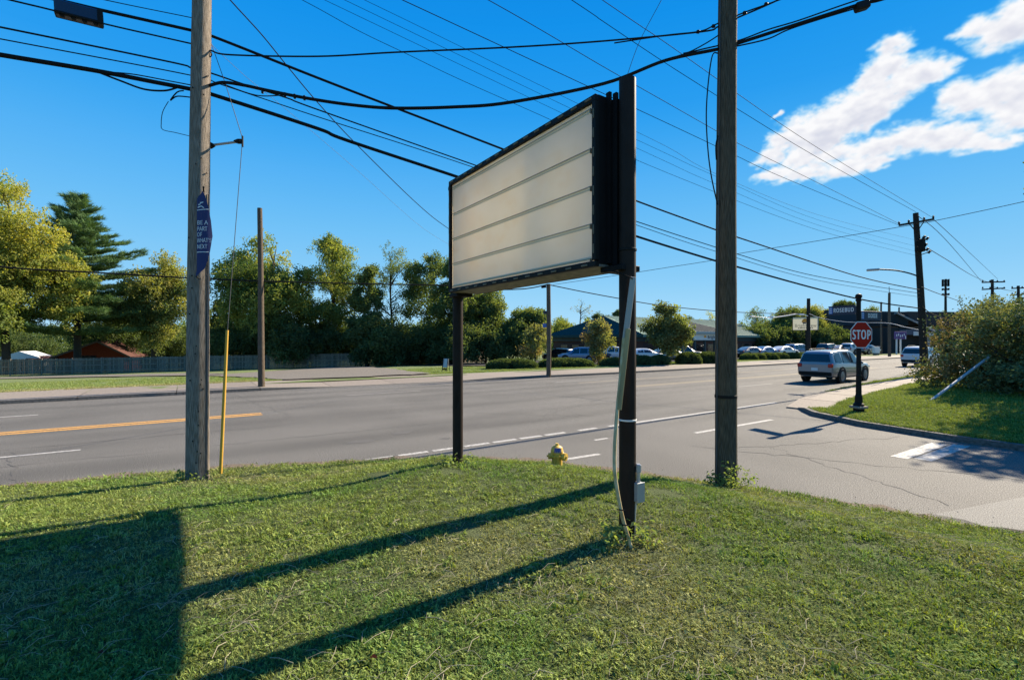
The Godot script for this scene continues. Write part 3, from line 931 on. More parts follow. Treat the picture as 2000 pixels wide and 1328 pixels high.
func make_grass() -> void:
	var kinds := [tuft(1, 17, 0.055, 0.042, 0.0025, false), tuft(2, 16, 0.06, 0.034, 0.0042, true), tuft(3, 17, 0.06, 0.040, 0.0034, true), tuft(4, 16, 0.055, 0.046, 0.0028, false)]
	var spots := []
	var tints := PackedColorArray()
	var sizes := PackedFloat32Array()
	rng.seed = 4
	var bare := [[at(915, 1045, 4.3), 0.20], [at(1085, 1003, 4.75), 0.2], [at(1300, 967, 5.4), 0.22], [at(885, 920, 6.3), 0.18], [at(800, 1060, 4.1), 0.12], [at(1150, 1260, 2.75), 0.1], [at(1700, 1090, 4.0), 0.15], [at(1560, 1035, 4.5), 0.15], [at(740, 925, 6.4), 0.3], [at(1390, 1085, 4.0), 0.1]]
	var z := 2.0
	while z < 11.5:
		var gap := 0.029 + 0.0075 * maxf(0.0, z - 2.4)
		var half := z * 1.13 + 0.3
		var x := -half
		while x < half:
			var p := Vector3(x + rng.randf_range(-0.6, 0.6) * gap, 0, -(z + rng.randf_range(-0.6, 0.6) * gap))
			x += gap
			var q := st_of(p)
			if q.x > 8.3 or q.y > 11.0: continue
			var d := inside(lawn_line, q.x, q.y) + 0.09 * noise_b.get_noise_2d(q.x * 3.0, q.y * 3.0)
			if d < 0.02: continue
			var dry := noise_b.get_noise_2d(q.x * 2.0 + 70.0, q.y * 2.0)
			var thin := noise_a.get_noise_2d(q.x * 6.0, q.y * 6.0)
			if rng.randf() < 0.10 + 0.3 * maxf(0.0, thin - 0.1) + 0.25 * maxf(dry, 0.0): continue
			var out := false
			for bb in bare:
				var bp: Vector3 = bb[0]
				var dd := Vector2(p.x - bp.x, (p.z - bp.z)).length() / float(bb[1])
				if dd < 1.0 and rng.randf() < 1.35 - dd: out = true
			if out: continue
			p.y = lawn_raw(q.x, q.y) - 0.006
			var edge := 1.0 + 0.3 * smoothstep(0.5, 0.0, d)
			var sc := rng.randf_range(0.55, 0.95) * edge * (1.0 + 0.05 * maxf(0.0, z - 3.0))
			if noise_b.get_noise_2d(q.x * 5.0 + 11.0, q.y * 5.0) > 0.28: sc *= 1.2
			var g := rng.randf()
			var c := lin(0.080, 0.110, 0.012).lerp(lin(0.024, 0.047, 0.005), g * g * 0.5 + 0.5 * g)
			var lush := noise_a.get_noise_2d(q.x * 3.3 + 20.0, q.y * 3.3)
			c = c.lerp(lin(0.022, 0.060, 0.006), clampf(lush * 1.8, 0.0, 0.8))
			c = c.lerp(lin(0.125, 0.10, 0.026), clampf(dry * 1.3 + rng.randf_range(-0.35, 0.2), 0.0, 0.6))
			var lump := noise_b.get_noise_2d(q.x * 70.0, q.y * 70.0)
			if lump < -0.34 and rng.randf() < 0.6: continue
			c *= clampf(1.0 + 1.2 * lump + rng.randf_range(-0.25, 0.25), 0.35, 1.6) * 0.84
			sc *= 0.95 + 0.4 * lump
			spots.append(p); tints.push_back(c); sizes.push_back(sc)
		z += gap
	var weeds := [tuft(7, 9, 0.055, 0.038, 0.0065, true), tuft(8, 11, 0.05, 0.05, 0.005, false)]
	var wsp := []
	var wt := PackedColorArray()
	var wsz := PackedFloat32Array()
	for i in 12000:
		var zz := 2.1 + 7.5 * pow(rng.randf(), 1.6)
		var xx := rng.randf_range(-1.1, 1.1) * zz
		var q := st_of(Vector3(xx, 0, -zz))
		if q.x > 8.2 or q.y > 10.9 or inside(lawn_line, q.x, q.y) < 0.15: continue
		var pt := noise_a.get_noise_2d(q.x * 4.5 + 40.0, q.y * 4.5) + 0.5 * noise_b.get_noise_2d(q.x * 12.0, q.y * 12.0)
		if pt < rng.randf_range(0.02, 0.4): continue
		wsp.append(Vector3(xx, lawn_raw(q.x, q.y) - 0.004, -zz))
		wt.push_back(lin(0.07, 0.105, 0.010).lerp(lin(0.025, 0.05, 0.005), rng.randf()))
		wsz.push_back(rng.randf_range(0.6, 1.05))
	sow("broad-leaved clover and weeds in patches among the near grass", weeds, wsp, wt, wsz)
	# straws and dead stems lying about
	wsp = []; wt = PackedColorArray(); wsz = PackedFloat32Array()
	var sb := MB.new()
	sb.col = Color.WHITE
	sb.tube([Vector3(-0.05, 0.0, 0), Vector3(0.0, 0.012, 0.006), Vector3(0.055, 0.002, -0.004)], 0.0013, 4)
	for i in 2600:
		var zz := 2.1 + 5.5 * pow(rng.randf(), 1.5)
		var xx := rng.randf_range(-1.1, 1.1) * zz
		var q := st_of(Vector3(xx, 0, -zz))
		if q.x > 8.2 or q.y > 10.9 or inside(lawn_line, q.x, q.y) < 0.15: continue
		if noise_b.get_noise_2d(q.x * 2.0 + 70.0, q.y * 2.0) < rng.randf_range(-0.5, 0.25): continue
		wsp.append(Vector3(xx, lawn_raw(q.x, q.y) + rng.randf_range(0.015, 0.04), -zz))
		wt.push_back(lin(0.19, 0.15, 0.08) * rng.randf_range(0.6, 1.1))
		wsz.push_back(rng.randf_range(0.5, 1.5))
	sow("dry straws lying on the near lawn", [sb.mesh(M.grass_blade)], wsp, wt, wsz)
	sow("short mown grass and clover covering the near corner lawn", kinds, spots, tints, sizes)
	# corner lawn and the far verge, coarser
	var far_kinds := [tuft(5, 22, 0.10, 0.06, 0.0045, false), tuft(6, 22, 0.12, 0.055, 0.0048, false)]
	spots = []; tints = PackedColorArray(); sizes = PackedFloat32Array()
	for i in 60000:
		var s := 14.1 + 34.0 * pow(rng.randf(), 1.5)
		var t := rng.randf_range(-6.0, 11.0)
		var d := inside(corner_line, s, t)
		if d < 0.2: continue
		var onwalk := false
		if s > 16.3:
			var mid := walk_mid(s)
			onwalk = absf(t - mid) < 0.72
		if onwalk: continue
		var p := road(s, t, corner_raw(s, t) - 0.01)
		var c := lin(0.085, 0.115, 0.010).lerp(lin(0.03, 0.062, 0.006), rng.randf())
		spots.append(p); tints.push_back(c); sizes.push_back(rng.randf_range(0.8, 1.5))
	sow("short sunlit grass of the corner lawn round the stop sign", far_kinds, spots, tints, sizes)
	spots = []; tints = PackedColorArray(); sizes = PackedFloat32Array()
	var drive_poly := PackedVector2Array()
	for p in drive_line: drive_poly.append(Vector2(p[0], p[1]))
	for i in 22000:
		var s := rng.randf_range(-28.0, 60.0)
		var t := 27.7 + 14.0 * pow(rng.randf(), 1.6)
		var gk := false
		gk = Geometry2D.is_point_in_polygon(Vector2(s, t), drive_poly)
		if gk or (s > 24.0 and t > 32.3): continue
		var c := lin(0.085, 0.115, 0.018).lerp(lin(0.045, 0.085, 0.013), rng.randf())
		if t < 29.5 and s < 3.0: c = c.lerp(lin(0.19, 0.13, 0.05), 0.6 * rng.randf() + 0.2)
		spots.append(road(s, t, field_y(s, t) - 0.01)); tints.push_back(c); sizes.push_back(rng.randf_range(0.9, 1.6))
	sow("thin grass of the verge between the far footway and the fence", far_kinds, spots, tints, sizes)

# ---------------------------------------------------------------- the vacant sign
func make_sign() -> void:
	var base := Vector3(1.0235, 0.525, -4.278)
	var o := thing("pylon_sign", "large blank cream changeable-letter sign on two dark steel posts in the grass", "sign", base, atan2(0.829, -0.559))
	var b := MB.new()
	b.tube([Vector3(0, -0.3, 0), Vector3(0, 2.0, 0), Vector3(0, 4.03, 0)], 0.074, 24)
	var post := part(b, "post", M.brown_steel, o)
	b = MB.new(); b.lathe(Vector3(0, 1.02, 0), [Vector2(0.076, -0.008), Vector2(0.080, -0.006), Vector2(0.080, 0.006), Vector2(0.076, 0.008)], 20)
	part(b, "strap", M.white_plain, post)
	b = MB.new(); b.lathe(Vector3(0, 2.52, 0), [Vector2(0.075, -0.012), Vector2(0.081, -0.008), Vector2(0.081, 0.008), Vector2(0.075, 0.012)], 20)
	part(b, "strap", M.black_metal, post)
	b = MB.new()
	b.tube([Vector3(3.227, -0.3, 0), Vector3(3.227, 1.6, 0), Vector3(3.227, 3.9, 0)], 0.074, 24)
	part(b, "post", M.brown_steel, o)
	var x0 := 0.165; var x1 := 3.06; var y0 := 2.38; var y1 := 3.915; var hz := 0.2
	# cabinet: top, ends, and a bottom pan, open at both faces
	b = MB.new()
	b.bx(Vector3((x0 + x1) / 2, y1 - 0.012, 0), Vector3(x1 - x0, 0.024, hz * 2 - 0.02))
	b.bx(Vector3(x0 + 0.012, (y0 + y1) / 2, 0), Vector3(0.024, y1 - y0 - 0.05, hz * 2 - 0.02))
	b.bx(Vector3(x1 - 0.012, (y0 + y1) / 2, 0), Vector3(0.024, y1 - y0 - 0.05, hz * 2 - 0.02))
	part(b, "cabinet", M.dark_metal, o)
	b = MB.new()
	b.bx(Vector3((x0 + x1) / 2, y0 + 0.012, 0), Vector3(x1 - x0, 0.024, hz * 2 - 0.02))
	part(b, "bottom_pan", M.pan_metal, o)
	for z in [-0.085, 0.0, 0.1]:     # stiffening flanges on the end next to the post
		b = MB.new()
		b.bx(Vector3(x0 - 0.022, (y0 + y1) / 2 + 0.045 + z * 0.12, z), Vector3(0.044, y1 - y0 + 0.02 - absf(z) * 0.2, 0.03))
		part(b, "end_rib", M.dark_metal, o)
	b = MB.new()
	b.bx(Vector3(0.115, (y0 + y1) / 2 - 0.01, 0.02), Vector3(0.1, y1 - y0 - 0.06, 0.17))
	part(b, "end_filler", M.dark_metal, o)
	for e in [0.0, 3.227]:
		b = MB.new()
		b.bx(Vector3(0.09 if e == 0.0 else 3.14, y0 - 0.02, 0), Vector3(0.26, 0.05, 0.24), 0.006)
		part(b, "saddle_bracket", M.dark_metal, o)
	for sg in [-1.0, 1.0]:
		var zf: float = sg * hz
		# the translucent face in four rows
		var fx0 := x0 + 0.055; var fx1 := x1 - 0.055; var fy0 := y0 + 0.055; var fy1 := y1 - 0.06
		var rows := [fy0, fy0 + (fy1 - fy0) * 0.235, fy0 + (fy1 - fy0) * 0.475, fy0 + (fy1 - fy0) * 0.715, fy1]
		for i in 4:
			b = MB.new()
			for gy in 7:
				for gx in 41:
					var px_ := lerpf(fx0, fx1, gx / 40.0)
					var py_ := lerpf(rows[i], rows[i + 1], gy / 6.0)
					var aged := smoothstep(0.62, 0.95, (px_ - fx0) / (fx1 - fx0) + 0.30 * noise_b.get_noise_2d(px_ * 12.0, py_ * 9.0)) * 0.6
					aged += maxf(0.0, noise_a.get_noise_2d(px_ * 9.0 + 5.0, py_ * 26.0) - 0.22) * 1.3 + (0.35 if gy == 0 else 0.0) * maxf(0.0, noise_b.get_noise_2d(px_ * 30.0, i * 7.0))
					b.col = Color.WHITE.lerp(Color(0.93, 0.74, 0.52), clampf(aged * 0.38, 0, 0.4))
					b.vert(Vector3(px_, py_, zf), Vector3(0, 0, sg), Vector2(gx / 40.0, gy / 6.0))
			for gy in 6:
				for gx in 40:
					var q0 := gy * 41 + gx
					b.face(q0, q0 + 1, q0 + 42)
					b.face(q0, q0 + 42, q0 + 41)
			part(b, "face_panel", M.acrylic, o)
		for i in 5:     # letter tracks: a lip with a dark shadow gap, and an end stop
			var yy: float = rows[i]
			if i == 0: yy += 0.02
			if i == 4: yy -= 0.045
			b = MB.new()
			b.bx(Vector3((fx0 + fx1) / 2, yy, zf + sg * 0.004), Vector3(fx1 - fx0 - 0.04, 0.007, 0.008), 0.001)
			b.bx(Vector3((fx0 + fx1) / 2, yy + (0.016 if i == 0 else -0.020), zf + sg * 0.0025), Vector3(fx1 - fx0 - 0.05, 0.014, 0.004))
			var tr := part(b, "letter_track", M.track, o)
			b = MB.new()
			b.bx(Vector3((fx0 + fx1) / 2, yy + 0.0055, zf + sg * 0.005), Vector3(fx1 - fx0 - 0.045, 0.0036, 0.010))
			b.bx(Vector3(fx0 + 0.022, yy - 0.02, zf + sg * 0.013), Vector3(0.007, 0.045, 0.022))
			part(b, "track_edge", M.track_dark, tr)
		# retaining frame
		var fr := MB.new()
		var zz: float = zf + sg * 0.006
		fr.bx(Vector3((x0 + x1) / 2, y1 - 0.03, zz), Vector3(x1 - x0, 0.06, 0.05), 0.004)
		fr.bx(Vector3((x0 + x1) / 2, y0 + 0.026, zz), Vector3(x1 - x0, 0.052, 0.05), 0.004)
		fr.bx(Vector3(x0 + 0.024, (y0 + y1) / 2, zz), Vector3(0.048, y1 - y0 - 0.116, 0.05), 0.004)
		fr.bx(Vector3(x1 - 0.024, (y0 + y1) / 2, zz), Vector3(0.048, y1 - y0 - 0.116, 0.05), 0.004)
		var frame := part(fr, "frame", M.black_metal, o)
		if sg > 0: continue
		var clips := []
		for i in 15: clips.append([Vector3(lerpf(x0 + 0.09, x1 - 0.1, i / 14.0), y1 - 0.026, zf - 0.034), Vector3(0.085, 0.02, 0.012)])
		for i in 13: clips.append([Vector3(lerpf(x0 + 0.14, x1 - 0.1, i / 12.0), y0 + 0.022, zf - 0.034), Vector3(0.08, 0.017, 0.012)])
		for i in 8:
			clips.append([Vector3(x0 + 0.022, lerpf(y0 + 0.16, y1 - 0.17, i / 7.0), zf - 0.034), Vector3(0.014, 0.085, 0.012)])
			clips.append([Vector3(x1 - 0.022, lerpf(y0 + 0.16, y1 - 0.17, i / 7.0), zf - 0.034), Vector3(0.014, 0.085, 0.012)])
		for cl in clips:
			b = MB.new()
			b.bx(cl[0], cl[1], 0.003)
			part(b, "retainer_clip", M.clip_metal, frame)
	# inner back of the cabinet stays open: light passes from face to face
	b = MB.new()
	for i in 4:
		var xx := lerpf(x0 + 0.35, x1 - 0.35, i / 3.0)
		b.tube([Vector3(xx, y0 + 0.1, 0), Vector3(xx, y1 - 0.1, 0)], 0.018, 8)
	part(b, "lamp_tube", M.inside_white, o)
	# a small wire loop at the far upper corner
	b = MB.new()
	var lp := []
	for i in 9: lp.append(Vector3(x1 + 0.01 + 0.035 * sin(PI * i / 8.0), y1 - 0.03 - 0.11 * i / 8.0, -hz - 0.01))
	b.tube(lp, 0.006, 6)
	part(b, "hanger_loop", M.black_metal, o)

	# conduit bowed out beside the near post
	var c := thing("conduit", "pale bowed plastic conduit hanging loose beside the near sign post", "conduit", base)
	var px := [[1237, 541, 4.17], [1231, 562, 4.16], [1224, 610, 4.14], [1219, 660, 4.13], [1212, 740, 4.10], [1206, 800, 4.07], [1201, 870, 4.02], [1201, 920, 3.99], [1207, 965, 3.97], [1216, 1010, 3.98], [1226, 1045, 4.0], [1234, 1075, 4.0]]
	var pts := []
	for p in px: pts.append(at(p[0], p[1], p[2]) - base)
	b = MB.new(); b.tube(smooth(pts.slice(3), 5), 0.0155, 10)
	part(b, "conduit_pipe", M.pvc, c)
	b = MB.new()
	b.beam(pts[3] + Vector3(0.0, -0.10, 0), pts[0], 0.050, 0.016, 0.003)
	part(b, "upper_strip", M.strip_grey, c)
	b = MB.new()
	b.beam(pts[5] + Vector3(0.012, 0, 0.012), pts[2] + Vector3(0.012, -0.14, 0.012), 0.04, 0.014, 0.002)
	part(b, "middle_strip", M.lath, c)
	b = MB.new()
	b.tube(smooth([at(1176, 527, 4.2) - base, at(1200, 530, 4.17) - base, at(1222, 538, 4.15) - base, at(1236, 544, 4.16) - base], 5), 0.006, 6)
	part(b, "lead_wire", M.cable, c)
	for p in [[1212, 996, 3.955], [1222, 1026, 3.965]]:
		b = MB.new(); b.tube([at(p[0] - 7, p[1] - 1, p[2]) - base, at(p[0] + 9, p[1] + 1, p[2]) - base], 0.005, 6)
		part(b, "tie", M.cable, c)

	# junction box on the same post
	var j := thing("junction_box", "small grey metal junction box with short conduit on the near sign post", "electrical box", at(1246, 1020, 4.24))
	var jc := at(1246, 960, 4.24) - j.position
	b = MB.new(); b.box(Transform3D(Basis(Vector3.UP, 0.55), jc), Vector3(0.085, 0.165, 0.07), 0.006)
	part(b, "box_body", M.box_grey, j)
	b = MB.new(); b.box(Transform3D(Basis(Vector3.UP, 0.55), jc) * Transform3D(Basis(), Vector3(0, 0, 0.038)), Vector3(0.09, 0.172, 0.006), 0.002)
	part(b, "box_cover", M.galvanised, j)
	b = MB.new(); b.tube([jc + Vector3(0.004, 0.08, 0), jc + Vector3(0.005, 0.18, 0)], 0.017, 12)
	b.bx(jc + Vector3(0.005, 0.205, 0), Vector3(0.045, 0.075, 0.05), 0.008)
	part(b, "conduit_fitting", M.galvanised, j)
	b = MB.new(); b.tube([jc + Vector3(-0.02, -0.08, 0), jc + Vector3(-0.03, -0.2, 0.0), jc + Vector3(-0.045, -0.52, 0.01)], 0.014, 10)
	part(b, "lower_conduit", M.galvanised, j)

func smooth(p: Array, per: int) -> Array:     # Catmull-Rom through the points
	var out := []
	for i in p.size() - 1:
		var a: Vector3 = p[maxi(i - 1, 0)]
		var b: Vector3 = p[i]
		var c: Vector3 = p[i + 1]
		var d: Vector3 = p[mini(i + 2, p.size() - 1)]
		for k in per:
			var t := float(k) / per
			out.append(0.5 * (2.0 * b + (c - a) * t + (2.0 * a - 5.0 * b + 4.0 * c - d) * t * t + (3.0 * b - a - 3.0 * c + d) * t * t * t))
	out.append(p[-1])
	return out

# ---------------------------------------------------------------- poles
func pole_shape(foot: Vector3, top: Vector3, r0: float, r1: float, seed_: int, sides := 20) -> MB:
	rng.seed = seed_
	var b := MB.new()
	var pts := []
	var rad := []
	var n := 24
	for i in n + 1:
		var k := float(i) / n
		pts.append(foot.lerp(top, k) + Vector3(sin(k * 5.0 + seed_), 0, cos(k * 4.0 + seed_)) * 0.012)
		rad.append(lerpf(r0, r1, k) * (1.0 + rng.randf_range(-0.012, 0.012)))
	b.tube(pts, rad, sides)
	return b

const L := Vector2(-4.76, 7.3)      # near left pole, as (x, depth)
const RP := Vector2(3.15, 7.13)      # pole on the side street corner
const FP := Vector2(23.6, 27.4)      # crossarm pole down the road
const MP := Vector2(2.22, 29.2)      # pale pole across the road
const LP := Vector2(-11.4, 22.0)     # bare pole across the road

func make_poles() -> void:
	var foot := Vector3(L.x, 0.05, -L.y)
	var o := thing("utility_pole", "weathered pale wooden utility pole with the blue banner, at the road edge", "utility pole", foot)
	part(pole_shape(Vector3(-0.01, -0.4, 0), Vector3(0.095, 9.6, 0), 0.158, 0.118, 3), "pole", M.pole_wood, o)
	var b := MB.new()
	for i in 26:
		rng.seed = 100 + i
		var y := rng.randf_range(0.3, 6.5)
		var a := rng.randf_range(-0.6, 1.3)
		b.bx(Vector3(-0.01 + 0.0105 * y + sin(a) * 0.15, y, cos(a) * 0.15), Vector3(0.012, 0.02, 0.012), 0.0, a)
	part(b, "staples", M.black_metal, o)
	b = MB.new()
	b.tube([Vector3(0.14, 0.1, 0.02), Vector3(0.165, 2.6, 0.02), Vector3(0.19, 4.4, 0.02)], 0.010, 6)
	part(b, "ground_wire", M.steel_wire, o)
	# strut that holds the guy away from the pole
	b = MB.new()
	var q := func(u: float, v: float, z: float) -> Vector3: return at(u, v, z) - foot
	b.tube([q.call(408, 284, 7.42), q.call(470, 276, 7.42)], 0.018, 10)
	var st := part(b, "guy_strut", M.galvanised, o)
	b = MB.new()
	b.lathe(q.call(411, 284, 7.42), [Vector2(0.0, -0.03), Vector2(0.05, -0.03), Vector2(0.05, 0.0), Vector2(0.02, 0.06)], 12, Vector3.RIGHT)
	b.lathe(q.call(468, 276, 7.42), [Vector2(0.018, -0.09), Vector2(0.038, -0.03), Vector2(0.038, 0.02), Vector2(0.0, 0.02)], 12, Vector3.RIGHT)
	b.bx(q.call(473, 276, 7.42), Vector3(0.02, 0.17, 0.03), 0.004)
	part(b, "strut_end", M.black_metal, st)
	b = MB.new()
	b.tube(smooth([q.call(405, 288, 7.34), q.call(407, 296, 7.33), q.call(403, 306, 7.33), q.call(404, 314, 7.33)], 4), 0.012, 6)
	part(b, "strut_bracket", M.black_metal, st)
	# loose drop wires on its road side
	b = MB.new()
	b.tube(smooth([q.call(372, 190, 7.3), q.call(345, 188, 7.2), q.call(332, 196, 7.15), q.call(345, 180, 7.15), q.call(358, 177, 7.2)], 6), 0.009, 6)
	b.tube(smooth([q.call(328, 198, 7.15), q.call(317, 218, 7.1), q.call(314, 240, 7.1), q.call(317, 253, 7.1), q.call(342, 259, 7.2), q.call(371, 266, 7.35)], 6), 0.005, 6)
	part(b, "drop_loop", M.cable, o)
	b = MB.new()
	b.tube(smooth([q.call(372, 153, 7.30), q.call(380, 158, 7.27), q.call(398, 170, 7.27), q.call(412, 166, 7.33), q.call(430, 161, 7.4)], 5), 0.007, 6)
	b.tube(smooth([q.call(375, 103, 7.3), q.call(392, 104, 7.27), q.call(410, 102, 7.3), q.call(412, 109, 7.3), q.call(400, 116, 7.27)], 5), 0.007, 6)
	part(b, "cable_wrap", M.cable, o)

	# yellow guard with its guy
	var g := thing("guy_guard", "slim yellow plastic guard over a guy wire beside the pale pole", "guy wire guard", at(430, 920, 7.2))
	b = MB.new()
	var g0 := at(430, 925, 7.3) - g.position
	var g1 := at(443, 645, 7.36) - g.position
	b.tube([g0, g0.lerp(g1, 0.5), g1], [0.024, 0.024, 0.02], 12)
	part(b, "guard_tube", M.guard_yellow, g)
	b = MB.new()
	b.tube([g1 - Vector3(0, 0.05, 0), at(455, 500, 7.38) - g.position, at(472, 284, 7.42) - g.position], 0.005, 6)
	b.tube([at(473, 270, 7.42) - g.position, at(440, 165, 7.44) - g.position, at(412, 85, 7.45) - g.position], 0.005, 6)
	part(b, "guy_wire", M.steel_wire, g)

	foot = Vector3(RP.x, 0.02, -RP.y)
	o = thing("utility_pole", "dark weathered wooden utility pole with a black band, at the side street corner", "utility pole", foot)
	part(pole_shape(Vector3(0, -0.4, 0), Vector3(0.06, 9.6, 0), 0.158, 0.122, 8), "pole", M.dark_pole_wood, o)
	b = MB.new(); b.lathe(Vector3(0.008, 1.40, 0), [Vector2(0.152, -0.022), Vector2(0.157, -0.02), Vector2(0.157, 0.02), Vector2(0.152, 0.022)], 24)
	part(b, "pole_band", M.black_metal, o)
	b = MB.new()
	q = func(u: float, v: float, z: float) -> Vector3: return at(u, v, z) - foot
	b.tube([Vector3(-0.15, 0.05, 0.05), Vector3(-0.14, 2.0, 0.05), Vector3(-0.115, 5.0, 0.05), Vector3(-0.085, 8.0, 0.05)], 0.008, 6)
	part(b, "ground_wire", M.steel_wire, o)
	b = MB.new()
	b.tube(smooth([q.call(1403, 104, 7.0), q.call(1392, 108, 7.0), q.call(1384, 160, 7.0), q.call(1380, 224, 7.0), q.call(1383, 290, 7.0), q.call(1390, 345, 7.02), q.call(1402, 400, 7.05)], 5), 0.009, 6)
	b.tube(smooth([q.call(1403, 265, 7.03), q.call(1399, 285, 7.02), q.call(1400, 312, 7.03)], 4), 0.012, 6)
	part(b, "drop_loop", M.cable, o)

	# pole with the crossarm down the road
	foot = Vector3(FP.x, 0.3, -FP.y)
	o = thing("utility_pole", "tall leaning black utility pole with crossarm, transformer and lamp arm beside the bush", "utility pole", foot)
	q = func(u: float, v: float, z: float) -> Vector3: return at(u, v, z) - foot
	var ptop: Vector3 = q.call(1790, 416, FP.y)
	part(pole_shape(q.call(1808, 740, FP.y), ptop, 0.20, 0.13, 5, 14), "pole", M.black_pole, o)
	b = MB.new(); b.beam(q.call(1757, 440, FP.y - 0.2), q.call(1825, 428, FP.y - 0.2), 0.09, 0.11, 0.01)
	var arm := part(b, "crossarm", M.black_pole, o)
	for u in [1757, 1776, 1806, 1824]:
		b = MB.new(); b.lathe(q.call(u, 440 - (u - 1757) * 0.176 - 2, FP.y - 0.2), [Vector2(0.03, 0), Vector2(0.06, 0.03), Vector2(0.04, 0.08), Vector2(0.055, 0.12), Vector2(0.0, 0.17)], 8)
		part(b, "insulator", M.dark_metal, arm)
	b = MB.new()
	b.beam(q.call(1776, 436, FP.y - 0.24), q.call(1790, 452, FP.y - 0.18), 0.03, 0.04)
	b.beam(q.call(1806, 432, FP.y - 0.24), q.call(1793, 452, FP.y - 0.18), 0.03, 0.04)
	part(b, "arm_brace", M.black_pole, arm)
	b = MB.new()
	b.lathe(q.call(1798, 492, FP.y - 0.1), [Vector2(0.0, 0), Vector2(0.22, 0.02), Vector2(0.24, 0.1), Vector2(0.24, 0.62), Vector2(0.2, 0.7), Vector2(0.0, 0.74)], 16)
	b.lathe(q.call(1806, 470, FP.y - 0.15), [Vector2(0.05, 0), Vector2(0.07, 0.08), Vector2(0.04, 0.16), Vector2(0.06, 0.24), Vector2(0.0, 0.3)], 8)
	part(b, "transformer", M.dark_metal, o)
	b = MB.new()
	for p in [[1806, 463], [1812, 466], [1812, 487], [1816, 492], [1809, 478]]:
		b.lathe(q.call(p[0], p[1], FP.y - 0.3), [Vector2(0.0, -0.1), Vector2(0.09, -0.06), Vector2(0.05, 0.0), Vector2(0.08, 0.06), Vector2(0.0, 0.12)], 7, Vector3(0.5, 0.6, 0.2))
		b.tube([q.call(p[0], p[1], FP.y - 0.3), q.call(1798, p[1] + 6, FP.y)], 0.025, 5)
	part(b, "cutout_fuse", M.dark_metal, o)
	b = MB.new()
	b.tube(smooth([q.call(1798, 541, FP.y), q.call(1778, 534, FP.y - 0.6), q.call(1750, 528, FP.y - 1.4), q.call(1716, 526, FP.y - 2.2)], 5), 0.04, 8)
	var la := part(b, "lamp_arm", M.dark_metal, o)
	b = MB.new()
	b.box(Transform3D(Basis(Vector3.UP, -0.6), q.call(1706, 527, FP.y - 2.4)), Vector3(0.55, 0.10, 0.24), 0.03)
	part(b, "lamp_head", M.galvanised, la)

	# poles across the road
	o = thing("utility_pole", "bare brown wooden pole without crossarm standing on the far footway", "utility pole", Vector3(LP.x, 0.13, -LP.y))
	part(pole_shape(Vector3(0, -0.2, 0), Vector3(-0.1, 8.12, 0), 0.15, 0.105, 11, 14), "pole", M.far_pole_wood, o)
	o = thing("utility_pole", "short grey pole carrying blue plates on the far footway, below the sign", "utility pole", Vector3(MP.x, 0.13, -MP.y))
	part(pole_shape(Vector3(0, -0.2, 0), Vector3(0.0, 5.5, 0), 0.145, 0.125, 12, 14), "pole", M.far_pole_wood, o)
	b = MB.new(); b.bx(Vector3(-0.24, 3.0, -0.05), Vector3(0.24, 0.24, 0.03), 0.004)
	part(b, "blue_plate", M.blade_blue, o)
	b = MB.new(); b.bx(Vector3(-0.22, 3.78, -0.05), Vector3(0.20, 0.2, 0.03), 0.004); b.bx(Vector3(-0.24, 3.4, -0.05), Vector3(0.03, 1.0, 0.02))
	part(b, "upper_plate", M.blade_navy, o)
	b = MB.new(); b.tube([Vector3(-0.45, 5.3, 0.1), Vector3(-0.16, 5.34, 0.1)], 0.07, 8)
	part(b, "splice_can", M.black_metal, o)
	for d in [[1580, 583, 708, 52.0, 0.2, "black pole standing in front of the cream clinic sign", "black_pole"], [1738, 572, 699, 62.0, 0.17, "grey-blue pole with thin mast tip before the dark store", "far_pole_wood"], [1722, 590, 690, 74.0, 0.14, "thinner grey pole between the store sign and the stop sign", "far_pole_wood"], [1757, 600, 672, 88.0, 0.14, "short dark stub pole above the store's purple sign", "black_pole"]]:
		var f := at(d[0], d[2], d[3])
		o = thing("utility_pole", d[5], "utility pole", f)
		part(pole_shape(Vector3(0, -0.3, 0), at(d[0], d[1], d[3]) - f, d[4] * 1.1, d[4] * 0.85, 20, 10), "pole", M[d[6]], o)
		if d[0] == 1738:
			b = MB.new(); b.tube([at(1738, 573, d[3]) - f, at(1737.5, 560, d[3]) - f], 0.035, 5)
			part(b, "mast_tip", M.dark_metal, o)
	for d in [[1941, 546, 72.0, 44, "far utility pole with two crossarms rising above the bush"], [1992, 558, 76.0, 30, "utility pole with two short crossarms at the right edge"]]:
		var f := at(d[0], 664, d[2])
		f.y = 0.3
		o = thing("utility_pole", d[4], "utility pole", f)
		var tp := at(d[0] - 2, d[1], d[2]) - f
		part(pole_shape(Vector3(0, -0.3, 0), tp, 0.24, 0.17, 22, 10), "pole", M.black_pole, o)
		for k in 2:
			b = MB.new()
			var w: float = d[3] / 2.0 / F * d[2]
			b.beam(tp + Vector3(-w, -0.45 - k * 1.05, 0.2), tp + Vector3(w, -0.35 - k * 0.95, 0.2), 0.16, 0.18)
			for e in [-0.95, -0.3, 0.35, 0.95]:
				b.lathe(tp + Vector3(w * e, -0.35 - k * 1.0, 0.2), [Vector2(0.07, 0), Vector2(0.11, 0.12), Vector2(0.0, 0.3)], 6)
			part(b, "crossarm", M.black_pole, o)
	# cell tower
	var cf := at(1848, 664, 150.0)
	cf.y = 0
	o = thing("cell_tower", "slim monopole cell tower with antenna clusters on the skyline", "cell tower", cf)
	b = MB.new(); b.tube([Vector3.ZERO, Vector3(0, at(0, 545, 150).y, 0)], [0.45, 0.25], 10)
	part(b, "mast", M.black_pole, o)
